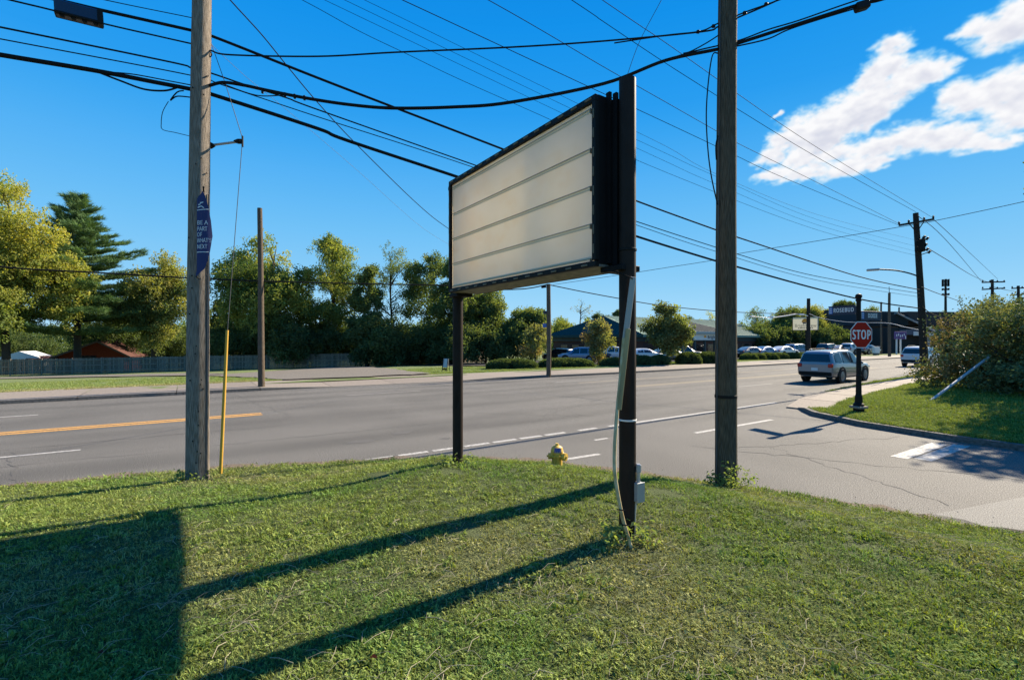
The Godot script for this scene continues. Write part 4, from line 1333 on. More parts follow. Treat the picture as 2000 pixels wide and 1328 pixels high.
	for v in [549, 556, 565, 575]:
		b = MB.new()
		for k in 6:
			var a := TAU * k / 6.0
			b.bx(Vector3(cos(a) * 0.8, at(0, v, 150).y, sin(a) * 0.8), Vector3(0.3, 1.1 if v < 560 else 0.6, 0.3), 0.0, a)
			b.beam(Vector3(0, at(0, v, 150).y, 0), Vector3(cos(a) * 0.8, at(0, v, 150).y, sin(a) * 0.8), 0.1, 0.1)
		part(b, "antenna", M.dark_metal, o)

# ---------------------------------------------------------------- wires
func on_span(u: float, v: float, a: Vector2, b: Vector2) -> Vector3:     # where a sight line meets the upright plane through two poles
	var r := (u - 1000.0) / F
	var d := b - a
	return at(u, v, (a.x * d.y - a.y * d.x) / (r * d.y - d.x))

func wire(label: String, a: Vector2, b: Vector2, marks: Array, radius: float, m := "cable", called := "overhead_wire", group := "") -> MeshInstance3D:
	var pts := []
	for k in marks: pts.append(on_span(k[0], k[1], a, b))
	var mb := MB.new()
	var o0: Vector3 = pts[0]
	for i in pts.size(): pts[i] -= o0
	mb.tube(smooth(pts, 8), radius, 7)
	var o := part(mb, called, M[m])
	o.position = o0
	tag(o, label, "cable" if called == "overhead_cable" else "wire", group)
	return o

func make_wires() -> void:
	var l2 := L + Vector2(0.0, 0.2)
	var c := wire("thickest black cable, lowest of those from the pale pole to behind the sign", L, FP, [[-220, 68], [0, 107], [186, 138], [300, 160], [372, 174], [409, 183], [620, 251], [677, 274], [895, 346], [1245, 462], [1400, 510], [1440, 521], [1600, 565], [1700, 588], [1797, 602]], 0.030, "cable", "overhead_cable")
	var b := MB.new()
	b.tube(smooth([on_span(186, 139, L, FP), on_span(235, 158, L, FP), on_span(280, 174, L, FP), on_span(320, 177, L, FP), on_span(345, 171, L, FP)], 6).map(func(p): return p - c.position), 0.013, 6)
	b.tube(smooth([on_span(215, 141, L, FP), on_span(260, 145, L, FP), on_span(330, 158, L, FP), on_span(372, 166, L, FP)], 6).map(func(p): return p - c.position), 0.008, 6)
	part(b, "slack_strand", M.cable, c)
	wire("thick black cable carrying the blue splice case, top left to the pale pole", L, FP, [[-200, -66], [60, -12], [198, 20], [372, 59], [412, 70], [620, 152], [773, 211], [984, 292], [1245, 393], [1402, 450], [1440, 463], [1678, 540], [1797, 566]], 0.022, "cable", "overhead_cable")
	wire("black wire from the left edge past the pale pole, upper of a close pair", L, FP, [[-200, 14], [0, 53], [332, 121], [372, 132], [412, 143], [474, 164], [562, 192], [620, 214], [932, 324], [1245, 433], [1402, 484], [1440, 496], [1598, 540], [1797, 573]], 0.012)
	wire("thin black wire just below its twin from the left edge to behind the sign", L, FP, [[-200, 38], [0, 76], [372, 147], [437, 167], [620, 228], [925, 327], [1245, 440], [1402, 492], [1600, 548], [1797, 580]], 0.008)
	wire("short thin wire meeting the pale pole from the upper left corner", L, FP, [[-60, -60], [205, 0], [366, 33], [376, 36]], 0.006)
	wire("slender wire below the blue splice case ending at the pale pole", L, FP, [[-160, -44], [19, 0], [102, 20], [201, 46], [310, 71], [372, 85], [380, 87]], 0.011)
	# splice case
	var sc := thing("splice_case", "dark blue splice case hanging on the cables in the upper left corner", "splice case", on_span(153, 26, L, FP))
	b = MB.new()
	var ax := (on_span(200, 36, L, FP) - on_span(106, 12, L, FP))
	var xx := ax.normalized()
	var zz := xx.cross(Vector3.UP).normalized()
	var bs := Basis(xx, zz.cross(xx), zz)
	b.box(Transform3D(bs, Vector3.ZERO), Vector3(ax.length(), 0.20, 0.12), 0.02)
	part(b, "case_body", M.enclosure_blue, sc)
	b = MB.new()
	b.box(Transform3D(bs, bs * Vector3(0, -0.08, 0.0)), Vector3(ax.length() * 1.01, 0.035, 0.15), 0.008)
	for k in 4: b.box(Transform3D(bs, bs * Vector3(ax.length() * (k / 3.0 - 0.5) * 0.7, -0.105, 0.03)), Vector3(0.05, 0.03, 0.05), 0.006)
	part(b, "clamp_rail", M.black_metal, sc)
	b = MB.new()
	b.box(Transform3D(bs, bs * Vector3(ax.length() * 0.46, 0.0, 0.02)), Vector3(0.06, 0.21, 0.125), 0.012)
	part(b, "end_cap", M.black_metal, sc)
	# between the two near poles
	c = wire("thick sagging black cable strung between the pale pole and the dark pole", L, RP, [[376, 158], [400, 168], [434, 161], [474, 166], [520, 176], [595, 191], [680, 204], [766, 211], [884, 209], [995, 200], [1180, 163], [1300, 118], [1402, 96], [1440, 85], [1552, 49], [1682, 8], [1731, -4], [1900, -60]], 0.024, "cable", "overhead_cable")
	for k in [[0.006, 0.010, [[1300, 117], [1360, 99], [1440, 80], [1500, 58], [1560, 40], [1640, 12], [1700, -8]]], [0.01, 0.010, [[1390, 100], [1440, 90], [1500, 76], [1540, 58], [1600, 38], [1680, 14]]], [0.0, 0.008, [[430, 162], [500, 186], [560, 186], [600, 193]]]]:
		b = MB.new()
		var pts := []
		for p in k[2]: pts.append(on_span(p[0], p[1], L, RP) - c.position)
		b.tube(smooth(pts, 6), k[1], 6)
		part(b, "lashed_strand", M.cable, c)
	b = MB.new()
	b.box(Transform3D(Basis(Vector3.FORWARD, -0.3), on_span(1684, 12, L, RP) - c.position), Vector3(0.2, 0.12, 0.12), 0.02)
	part(b, "splice_closure", M.black_metal, c)
	b = MB.new()
	for u in [512, 556, 575, 594]:
		b = MB.new()
		b.bx(on_span(u, 178 + (u - 512) * 0.16, L, RP) - c.position, Vector3(0.03, 0.07, 0.03), 0.004)
		part(b, "lashing_clip", M.black_metal, c)
	wire("thin black wire strung almost level from the pale pole to the dark pole", L, RP, [[398, 98], [412, 99], [450, 107], [620, 110], [773, 102], [1000, 92], [1180, 80], [1370, 62], [1403, 52], [1440, 35], [1520, 0], [1640, -60]], 0.012)
	c = wire("black wire with small clamps just above the thick cable at the dark pole", RP + Vector2(-4, 0.8), RP, [[1200, 84], [1300, 69], [1368, 61], [1402, 46], [1455, 24], [1500, 8], [1560, -14]], 0.010)
	b = MB.new()
	for p in [[1364, 62], [1394, 51], [1455, 25], [1497, 8]]: b.bx(on_span(p[0], p[1], RP + Vector2(-4, 0.8), RP) - c.position, Vector3(0.05, 0.045, 0.04), 0.008)
	part(b, "clamp", M.black_metal, c)
	wire("short dark wire branching from the thick cable to the dark pole", RP + Vector2(-3, 0.4), RP, [[1335, 104], [1350, 100], [1380, 84], [1405, 68]], 0.009)
	# high lines running down the road
	var hv := [["highest wire over the dark pole, ending at the crossarm's right end", [[392, -540], [1177, 0], [1300, 83], [1405, 157], [1438, 181], [1600, 290], [1824, 426]], 0.0085], ["second highest wire, from the frame top to the crossarm pole's tip", [[392, -480], [1117, 0], [1180, 43], [1300, 123], [1404, 189], [1438, 211], [1600, 309], [1790, 414]], 0.0085], ["third highest wire, crossing the frame top right of centre", [[392, -300], [954, 0], [1180, 131], [1300, 199], [1402, 257], [1438, 278], [1600, 358], [1757, 437]], 0.008], ["fourth highest wire, crossing the frame top above the sign's middle", [[392, -180], [786, 0], [1143, 166], [1300, 239], [1400, 286], [1438, 304], [1536, 349], [1757, 440]], 0.008],
		["faint wire meeting the sign's top right of its three neighbours", [[392, -150], [712, 0], [1130, 203], [1300, 285], [1400, 340], [1600, 420], [1794, 470]], 0.004], ["faint wire meeting the sign's top second from right of four", [[392, -134], [673, 0], [1117, 213], [1300, 299], [1400, 345], [1600, 430], [1794, 482]], 0.004], ["faint wire meeting the sign's top second from left of four", [[392, -116], [634, 0], [1100, 222], [1300, 315], [1400, 360], [1600, 440], [1794, 492]], 0.004], ["twisted faint wire meeting the sign's top leftmost of four", [[392, -98], [590, 0], [700, 60], [800, 108], [900, 156], [1078, 235], [1300, 336], [1600, 450], [1794, 500]], 0.005]]
	for h in hv: wire(h[0], L, FP, h[1], h[2], "cable", "overhead_wire", "high wires down the road")
	wire("thin wire falling steeply from the frame top to the sign's left edge", L, MP, [[392, -68], [449, 0], [510, 67], [558, 126], [618, 198], [695, 281], [817, 400], [878, 448], [960, 500], [1066, 552]], 0.010)
	wire("faint hair-thin wire slanting down right of the pale pole", L, MP, [[410, 85], [480, 150], [560, 215], [700, 335], [825, 445], [900, 490]], 0.003, "steel_wire")
	wire("thin wire rising from behind the sign's post top to the thick cable", Vector2(2.2, 9.0), Vector2(3.4, 9.0), [[1225, 148], [1250, 80], [1292, 0], [1310, -40]], 0.005)
	# along the far side of the road
	wire("black cable level across the trees, tied to the bare brown pole", LP + Vector2(-8.8, -5.6), LP, [[-220, 490], [0, 521], [200, 533], [372, 543], [506, 549]], 0.032, "cable", "overhead_cable")
	wire("black cable from the bare brown pole to the short grey pole", LP, MP, [[506, 549], [700, 554], [880, 558], [960, 565], [1010, 565], [1040, 562], [1068, 556]], 0.032, "cable", "overhead_cable")
	wire("dark cable from the short grey pole to the black pole by the clinic", MP, Vector2(31.95, 52.0), [[1072, 556], [1140, 570], [1210, 583], [1288, 596], [1396, 607], [1500, 612], [1580, 612]], 0.030, "cable", "overhead_cable")
	wire("pale sagging cable from the clinic's black pole to the crossarm pole", Vector2(31.95, 52.0), FP, [[1580, 612], [1600, 620], [1637, 627], [1676, 630], [1733, 631], [1765, 638], [1799, 645]], 0.022, "pale_cable", "overhead_cable")
	wire("long thin wire climbing from the sign post to the right edge above the crossarm", Vector2(2.2, 29.2), Vector2(21.0, 17.0), [[1080, 556], [1210, 537], [1300, 523], [1400, 507], [1440, 496], [1600, 470], [1760, 443], [1837, 429], [2000, 394], [2120, 366]], 0.012)
	var dp := Vector2(71.7, 72.0)
	for w in [["wire from the crossarm's right end to the far double crossarms", [[1824, 428], [1870, 470], [1950, 545]], 0.016], ["wire from the crossarm pole's tip sloping to the far pole", [[1792, 420], [1850, 470], [1920, 552]], 0.016], ["wire from the transformer sloping to the far pole", [[1812, 484], [1850, 507], [1906, 541], [1945, 556]], 0.02], ["thick drop of wire from the crossarm pole's middle into the bush", [[1800, 560], [1830, 572], [1880, 590]], 0.02], ["lower wire from the crossarm pole into the bush top", [[1802, 598], [1820, 612], [1860, 628]], 0.025]]:
		wire(w[0], FP, dp, w[1], w[2])
	wire("wire between the two far double-crossarm poles", dp, Vector2(79.0, 76.0), [[1941, 560], [1965, 566], [1992, 570]], 0.03)

# ---------------------------------------------------------------- street furniture
func make_furniture() -> void:
	# stop sign with two street name blades
	var foot := at(1678, 797, 14.1)
	var o := thing("stop_sign", "red octagonal stop sign on an ornate black post with street name blades", "stop sign", foot)
	var top := at(0, 573, 14.1).y - foot.y
	var b := MB.new()
	b.lathe(Vector3.ZERO, [Vector2(0.14, -0.1), Vector2(0.14, 0.12), Vector2(0.10, 0.16), Vector2(0.095, 0.34), Vector2(0.075, 0.40), Vector2(0.068, 0.9), Vector2(0.075, 0.94), Vector2(0.062, 0.98), Vector2(0.058, top - 0.24), Vector2(0.085, top - 0.2), Vector2(0.062, top - 0.15), Vector2(0.095, top - 0.09), Vector2(0.07, top - 0.03), Vector2(0.0, top)], 16)
	part(b, "post", M.black_metal, o)
	b = MB.new(); b.bx(Vector3(0, 0.03, 0), Vector3(0.34, 0.07, 0.34), 0.012, 0.3)
	part(b, "concrete_foot", M.concrete, o)
	var yaw := atan2(0.225, 0.974)
	var cy := at(0, 654, 14.1).y - foot.y
	var oct := []
	var inner := []
	for k in 8:
		var a := PI / 8 + TAU * k / 8
		oct.append(Vector2(cos(a), sin(a)) * 0.415)
		inner.append(Vector2(cos(a), sin(a)) * 0.39)
	var plate := Transform3D(Basis(Vector3.UP, yaw), Vector3(0, cy, 0)) * Transform3D(Basis(), Vector3(0, 0, 0.085))
	b = MB.new(); b.prism(oct, plate, 0.006)
	part(b, "white_border", M.white_plain, o)
	b = MB.new(); b.prism(inner, plate * Transform3D(Basis(), Vector3(0, 0, 0.004)), 0.004)
	part(b, "octagon_plate", M.stop_red, o)
	lettering("STOP", 0.27, M.white_plain, o, plate * Vector3(0, 0, 0.009), yaw, 0.74)
	# ROSEBUD along the side street, DIXIE along the road
	var turn := atan2(-0.829, 0.559)
	for bl in [["ROSEBUD", at(0, 604, 14.1).y - foot.y, true], ["DIXIE", at(0, 616, 14.1).y - foot.y, false]]:
		var left: bool = bl[2]
		var dir := (road(0, 1, 0) if left else road(1, 0, 0)).rotated(Vector3.UP, -0.21)
		var face := (road(-1, 0, 0) if left else road(0, -1, 0)).rotated(Vector3.UP, -0.21)
		var xdir := -dir if left else dir       # reading direction as seen
		var basis := Basis(xdir, Vector3.UP, xdir.cross(Vector3.UP))
		var ln := 0.80 if left else 0.92
		var mid: Vector3 = dir * (ln / 2 + 0.09) + Vector3(0, bl[1], 0)
		b = MB.new(); b.box(Transform3D(basis, mid), Vector3(ln, 0.235, 0.02), 0.004)
		b.box(Transform3D(basis, mid + Vector3(0, 0.125, 0)), Vector3(ln * 1.02, 0.02, 0.03), 0.004)
		b.box(Transform3D(basis, mid - Vector3(0, 0.125, 0)), Vector3(ln * 1.02, 0.02, 0.03), 0.004)
		b.box(Transform3D(basis, dir * 0.06 + Vector3(0, bl[1], 0)), Vector3(0.12, 0.2, 0.03), 0.004)
		var blade := part(b, "street_name_blade", M.blade_navy, o)
		b = MB.new(); b.box(Transform3D(basis, mid - xdir * (ln * 0.41) + face * 0.0115), Vector3(0.11, 0.2, 0.003))
		var em := part(b, "blue_emblem", M.blade_blue, blade)
		b = MB.new()
		for k in 3: b.box(Transform3D(basis, mid - xdir * (ln * 0.41) + face * 0.0145 + Vector3(0, 0.06 - k * 0.06, 0)), Vector3(0.06, 0.022, 0.003))
		b.box(Transform3D(basis, mid - xdir * (ln * 0.475) + face * 0.0145), Vector3(0.012, 0.18, 0.003))
		part(b, "emblem_mark", M.white_plain, em)
		var t := lettering(bl[0], 0.125, M.white_plain, blade, Vector3.ZERO, 0.0, 1.0)
		t.transform = Transform3D(Basis(xdir, Vector3.UP, face) * Basis.from_scale(Vector3(0.78 if left else 0.95, 1, 1)), mid + xdir * 0.06 + face * 0.014)
	# hydrant
	var hf := at(1088, 905, 7.75)
	hf.y = lawn_raw(st_of(hf).x, st_of(hf).y) - 0.12
	o = thing("fire_hydrant", "squat yellow fire hydrant with a blue band behind the lawn's edge", "fire hydrant", hf, 0.0)
	var ht := at(1088, 866, 7.75).y - hf.y
	b = MB.new()
	b.lathe(Vector3.ZERO, [Vector2(0.12, -0.1), Vector2(0.12, ht * 0.18), Vector2(0.085, ht * 0.2), Vector2(0.085, ht * 0.55), Vector2(0.115, ht * 0.58), Vector2(0.115, ht * 0.63), Vector2(0.10, ht * 0.64)], 20)
	part(b, "barrel", M.hydrant_yellow, o)
	b = MB.new()
	b.lathe(Vector3.ZERO, [Vector2(0.10, ht * 0.64), Vector2(0.102, ht * 0.76), Vector2(0.085, ht * 0.88), Vector2(0.05, ht * 0.93), Vector2(0.028, ht * 0.94), Vector2(0.024, ht), Vector2(0.0, ht)], 20)
	var bon := part(b, "bonnet", M.hydrant_yellow, o)
	b = MB.new()
	for k in 7:
		var a0 := -0.55 + k * 0.17
		var p := func(a: float, r: float, y: float) -> Vector3: return Vector3(sin(a) * r, y, cos(a) * r)
		b.quad(p.call(a0, 0.1035, ht * 0.74), p.call(a0 + 0.17, 0.1035, ht * 0.74), p.call(a0 + 0.17, 0.088, ht * 0.885), p.call(a0, 0.088, ht * 0.885), Vector3(sin(a0), 0, cos(a0)))
	part(b, "blue_band", M.hydrant_blue, bon)
	for a in [[0.9, 0.055, 0.17], [-1.5, 0.042, 0.14], [2.4, 0.042, 0.14]]:
		b = MB.new()
		var dirn := Vector3(sin(a[0]), 0, cos(a[0]))
		b.lathe(Vector3(0, ht * 0.6, 0), [Vector2(a[1] * 0.8, 0.06), Vector2(a[1] * 0.8, a[2] - 0.05), Vector2(a[1] * 1.15, a[2] - 0.05), Vector2(a[1] * 1.15, a[2]), Vector2(a[1] * 0.4, a[2] + 0.004), Vector2(a[1] * 0.35, a[2] + 0.025), Vector2(0, a[2] + 0.025)], 14, dirn)
		part(b, "nozzle_cap", M.hydrant_yellow, o)
	# banner on the pale pole
	var bz := 7.08
	var bo := at(388, 525, bz)
	o = thing("pole_banner", "curled navy street banner with white lettering fixed to the pale pole", "banner", bo)
	var px := bz / F
	var outline := [[388, 538, 386], [525, 525, 402], [520, 507, 405], [495, 495, 407.5], [460, 460, 411], [440, 440, 410], [420, 420, 408.5], [400, 400, 405], [385, 385, 400], [376, 376, 398]]
	var rows := []
	var left_u := func(v: float) -> float: return 388.0 + (9.0 * smoothstep(392.0, 375.0, v)) - 2.0 * smoothstep(525.0, 540.0, v)
	var right_u := func(v: float) -> float:
		var vs := [375.0, 386.0, 402.0, 430.0, 460.0, 490.0, 512.0, 526.0, 540.0]
		var us := [398.5, 402.0, 405.5, 409.0, 411.0, 408.0, 404.0, 400.5, 387.5]
		for i in 8:
			if v <= vs[i + 1]: return lerpf(us[i], us[i + 1], (v - vs[i]) / (vs[i + 1] - vs[i]))
		return 388.0
	var bend := func(u: float) -> float: return 0.05 - 0.10 * pow(clampf((u - 388.0) / 24.0, 0, 1), 2)
	b = MB.new()
	for i in 34:
		var v := 375.0 + i * 5.0 if i < 33 else 540.0
		if v > 540.0: v = 540.0
		var row := []
		for k in 7:
			var u: float = lerpf(left_u.call(v), right_u.call(v), k / 6.0)
			row.append(Vector3((u - 388) * px, (525 - v) * px, bend.call(u)))
		rows.append(row)
	b.grid(rows, false, null, Vector3.BACK)
	var cloth := part(b, "cloth", M.banner_blue, o)
	var words := [["BE A", 437, 17.0], ["PART", 449, 16.0], ["OF", 460, 8.5], ["WHAT'S", 471.5, 21.5], ["NEXT", 483.5, 16.0]]
	for w in words:
		var t := TextMesh.new()
		var f := SystemFont.new()
		f.font_names = PackedStringArray(["Droid Sans"])
		t.font = f
		t.text = w[0]
		t.font_size = 48
		t.depth = 0.0
		t.pixel_size = 8.2 * px / (48 * 0.714)
		t.horizontal_alignment = HORIZONTAL_ALIGNMENT_LEFT
		var ar := t.get_mesh_arrays()
		var vs: PackedVector3Array = ar[Mesh.ARRAY_VERTEX]
		var wid := 0.001
		for p in vs: wid = maxf(wid, p.x)
		var ns: PackedVector3Array = ar[Mesh.ARRAY_NORMAL]
		for i in vs.size():
			var u: float = 388.6 + vs[i].x / wid * w[2]
			vs[i] = Vector3((u - 388) * px, (525 - w[1]) * px + vs[i].y + (u - 388) * px * 0.12, bend.call(u) + 0.004)
			ns[i] = Vector3.BACK
		ar[Mesh.ARRAY_VERTEX] = vs
		ar[Mesh.ARRAY_NORMAL] = ns
		ar[Mesh.ARRAY_TANGENT] = null
		var am := ArrayMesh.new()
		am.add_surface_from_arrays(Mesh.PRIMITIVE_TRIANGLES, ar)
		am.surface_set_material(0, M.print_white)
		part(am, "lettering", null, cloth)
	b = MB.new()
	for ln in [[412.5, 408.5, 0.5], [494.0, 492.0, 0.5]]:
		for k in 6:
			var u0 := lerpf(388.5, 406.5, k / 6.0)
			var u1 := lerpf(388.5, 406.5, (k + 1) / 6.0)
			var va := lerpf(ln[0], ln[1], k / 6.0)
			var vb := lerpf(ln[0], ln[1], (k + 1) / 6.0)
			var e := Vector3(0, 0.005, 0)
			var pa := Vector3((u0 - 388) * px, (525 - va) * px, bend.call(u0) + 0.004)
			var pb := Vector3((u1 - 388) * px, (525 - vb) * px, bend.call(u1) + 0.004)
			b.quad(pa - e, pb - e, pb + e, pa + e, Vector3.BACK)
	for mk in [[391, 402, 395, 400], [394, 398, 399, 396], [390, 407, 396, 404], [396, 404, 400, 407]]:
		var pa := Vector3((mk[0] - 388) * px, (525 - mk[1]) * px, bend.call(mk[0]) + 0.004)
		var pb := Vector3((mk[2] - 388) * px, (525 - mk[3]) * px, bend.call(mk[2]) + 0.004)
		b.quad(pa - Vector3(0, 0.008, 0), pb - Vector3(0, 0.006, 0), pb + Vector3(0, 0.006, 0), pa + Vector3(0, 0.008, 0), Vector3.BACK)
	part(b, "printed_rules", M.print_white, cloth)
	b = MB.new(); b.beam(Vector3(0.03, 1.15, -0.06), Vector3(0.09, 1.19, 0.04), 0.02, 0.02); b.beam(Vector3(-0.02, -0.14, -0.06), Vector3(0.0, -0.12, 0.06), 0.02, 0.02)
	part(b, "bracket", M.black_metal, o)
	# folding sign on the verge across the road
	var yf := field_at(870, 33.5)
	o = thing("yard_sign", "small white and dark folding yard sign on the verge by the fence end", "yard sign", yf, -0.5)
	b = MB.new(); b.box(Transform3D(Basis(Vector3.RIGHT, -0.2), Vector3(0, 0.62, 0)), Vector3(0.46, 0.62, 0.03), 0.005)
	part(b, "board", M.galvanised, o)
	b = MB.new(); b.box(Transform3D(Basis(Vector3.RIGHT, -0.2), Vector3(0.02, 0.46, 0.02)), Vector3(0.42, 0.2, 0.02), 0.005)
	part(b, "white_panel", M.white_plain, o)
	b = MB.new()
	for x in [-0.2, 0.2]:
		b.beam(Vector3(x, 0, 0.16), Vector3(x, 0.95, -0.02), 0.03, 0.03); b.beam(Vector3(x, 0, -0.25), Vector3(x, 0.9, -0.03), 0.03, 0.03)
	b.beam(Vector3(-0.2, 0.2, 0.13), Vector3(0.2, 0.2, 0.13), 0.03, 0.1)
	part(b, "stand", M.black_metal, o)
	# leaning white guard over an anchor guy in front of the bush
	var a0 := at(1788, 806, 14.6)
	o = thing("guy_guard", "long pale tube guarding a slanting guy wire in front of the bush", "guy wire guard", a0)
	var a1 := at(1932, 698, 16.2) - a0
	b = MB.new(); b.tube([-a1 * 0.03, a1 * 0.5, a1], 0.042, 10)
	part(b, "guard_tube", M.guard_white, o)
	b = MB.new(); b.tube([a1 * 0.98, a1 * 2.4 + Vector3(0, 0.15, 0)], 0.008, 6)
	part(b, "guy_wire", M.steel_wire, o)
	# dead leaves on the lawn
	for p in [[194, 1282, 2.6], [728, 1292, 2.58]]:
		var g := at(p[0], p[1], p[2])
		g.y = lawn_raw(st_of(g).x, st_of(g).y) + 0.035
		b = MB.new()
		b.tri(Vector3(-0.02, 0, 0), Vector3(0.0, 0.012, 0.018), Vector3(0.028, 0.004, 0.002), Vector3.UP)
		b.tri(Vector3(-0.02, 0, 0), Vector3(0.0, 0.014, -0.016), Vector3(0.028, 0.004, 0.002), Vector3.UP)
		var lf := part(b, "fallen_leaf", M.red_siding)
		lf.position = g
		tag(lf, "dry reddish leaf on the shaded grass at lower left" if p[0] < 500 else "dry reddish leaf on the grass near the bottom centre", "leaf")

# ---------------------------------------------------------------- plants
var CL := {}

func cluster(seed_: int, leaves: int, reach: float, long: float, wide: float, m: Material, flat := 0.8) -> ArrayMesh:
	rng.seed = seed_
	var b := MB.new()
	for i in leaves:
		var d := Vector3(rng.randfn(), rng.randfn() * flat, rng.randfn()).normalized()
		var c := d * reach * pow(rng.randf(), 0.45)
		var nn := (d * 0.7 + Vector3(rng.randfn(), rng.randfn() + 0.5, rng.randfn()) * 0.8).normalized()
		var x := nn.cross(Vector3(rng.randfn(), rng.randfn(), rng.randfn())).normalized()
		var y := nn.cross(x)
		var l := long * rng.randf_range(0.7, 1.25)
		var w := wide * rng.randf_range(0.7, 1.25)
		var k := rng.randf_range(0.82, 1.18)
		b.col = Color(k * rng.randf_range(0.95, 1.08), k, k)
		var tip := c + x * l * 0.5 - nn * l * 0.12
		var tail := c - x * l * 0.5
		b.tri(tail, c + y * w * 0.5 + nn * w * 0.15, tip, nn)
		b.tri(tail, c - y * w * 0.5 + nn * w * 0.15, tip, nn)
	return b.mesh(m)

func needles(seed_: int, count: int, m: Material) -> ArrayMesh:
	rng.seed = seed_
	var b := MB.new()
	for i in count:
		var d := Vector3(rng.randf_range(0.1, 1.0), rng.randf_range(-0.15, 0.55), rng.randf_range(-0.8, 0.8)).normalized()
		var o := Vector3(rng.randf_range(-0.45, 0.3), rng.randf_range(-0.06, 0.08), rng.randf_range(-0.3, 0.3))
		var side := d.cross(Vector3(rng.randfn(), rng.randfn(), rng.randfn())).normalized() * 0.028
		var k := rng.randf_range(0.7, 1.3)
		b.col = Color(k, k, k)
		b.tri(o - side, o + side, o + d * rng.randf_range(0.35, 0.6), d.cross(side))
	return b.mesh(m)

func make_clusters() -> void:
	CL.broad = [cluster(51, 13, 0.5, 0.30, 0.19, M.leaf), cluster(52, 13, 0.55, 0.27, 0.17, M.leaf)]
	CL.fine = [cluster(53, 15, 0.45, 0.22, 0.12, M.leaf), cluster(54, 15, 0.42, 0.20, 0.13, M.leaf)]
	CL.sprig = [cluster(55, 9, 0.45, 0.20, 0.11, M.leaf), cluster(56, 8, 0.5, 0.2, 0.12, M.leaf)]
	CL.pine = [needles(57, 30, M.needle), needles(58, 30, M.needle)]
	CL.bush = [cluster(59, 12, 0.20, 0.115, 0.065, M.shrub_leaf), cluster(60, 12, 0.20, 0.10, 0.06, M.shrub_leaf)]
	CL.hedge = [cluster(61, 16, 0.14, 0.085, 0.05, M.leaf)]
	CL.vine = [cluster(62, 6, 0.07, 0.05, 0.034, M.leaf)]

var PAL := {
	"yellow": [lin(0.1642, 0.1604, 0.0113), lin(0.1045, 0.1181, 0.0103), lin(0.0634, 0.0845, 0.0094), lin(0.0299, 0.0490, 0.0067)],
	"olive": [lin(0.0904, 0.0967, 0.0124), lin(0.0512, 0.0631, 0.0103), lin(0.0290, 0.0401, 0.0077), lin(0.0181, 0.0300, 0.0062)],
	"dusky": [lin(0.055, 0.07, 0.014), lin(0.032, 0.044, 0.011), lin(0.022, 0.03, 0.009), lin(0.015, 0.021, 0.007)],
	"mixed": [lin(0.1155, 0.1310, 0.0126), lin(0.0539, 0.0796, 0.0088), lin(0.0231, 0.0421, 0.0069), lin(0.0123, 0.0244, 0.0050)],
	"green": [lin(0.0430, 0.0640, 0.0115), lin(0.0258, 0.0422, 0.0080), lin(0.0161, 0.0294, 0.0069), lin(0.0115, 0.0218, 0.0057)],
	"dark": [lin(0.0201, 0.0332, 0.0080), lin(0.0138, 0.0243, 0.0063), lin(0.0104, 0.0179, 0.0052), lin(0.0080, 0.0140, 0.0046)],
	"pine": [lin(0.0297, 0.0680, 0.0126), lin(0.0185, 0.0464, 0.0104), lin(0.0120, 0.0304, 0.0075), lin(0.0092, 0.0208, 0.0057)],
	"rust": [lin(0.0804, 0.0736, 0.0201), lin(0.0488, 0.0544, 0.0143), lin(0.0344, 0.0416, 0.0115), lin(0.0861, 0.0480, 0.0172)],
}

func limb(b: MB, a: Vector3, c: Vector3, r0: float, r1: float, sag: float) -> void:
	var m1 := a.lerp(c, 0.35) + Vector3(rng.randf_range(-1, 1) * sag, sag * 0.8, rng.randf_range(-1, 1) * sag)
	var m2 := a.lerp(c, 0.7) + Vector3(rng.randf_range(-1, 1) * sag, sag * 0.5, rng.randf_range(-1, 1) * sag)
	var p := smooth([a, m1, m2, c], 3)
	var rr := []
	for i in p.size(): rr.append(lerpf(r0, r1, float(i) / (p.size() - 1)))
	b.tube(p, rr, 6, false)

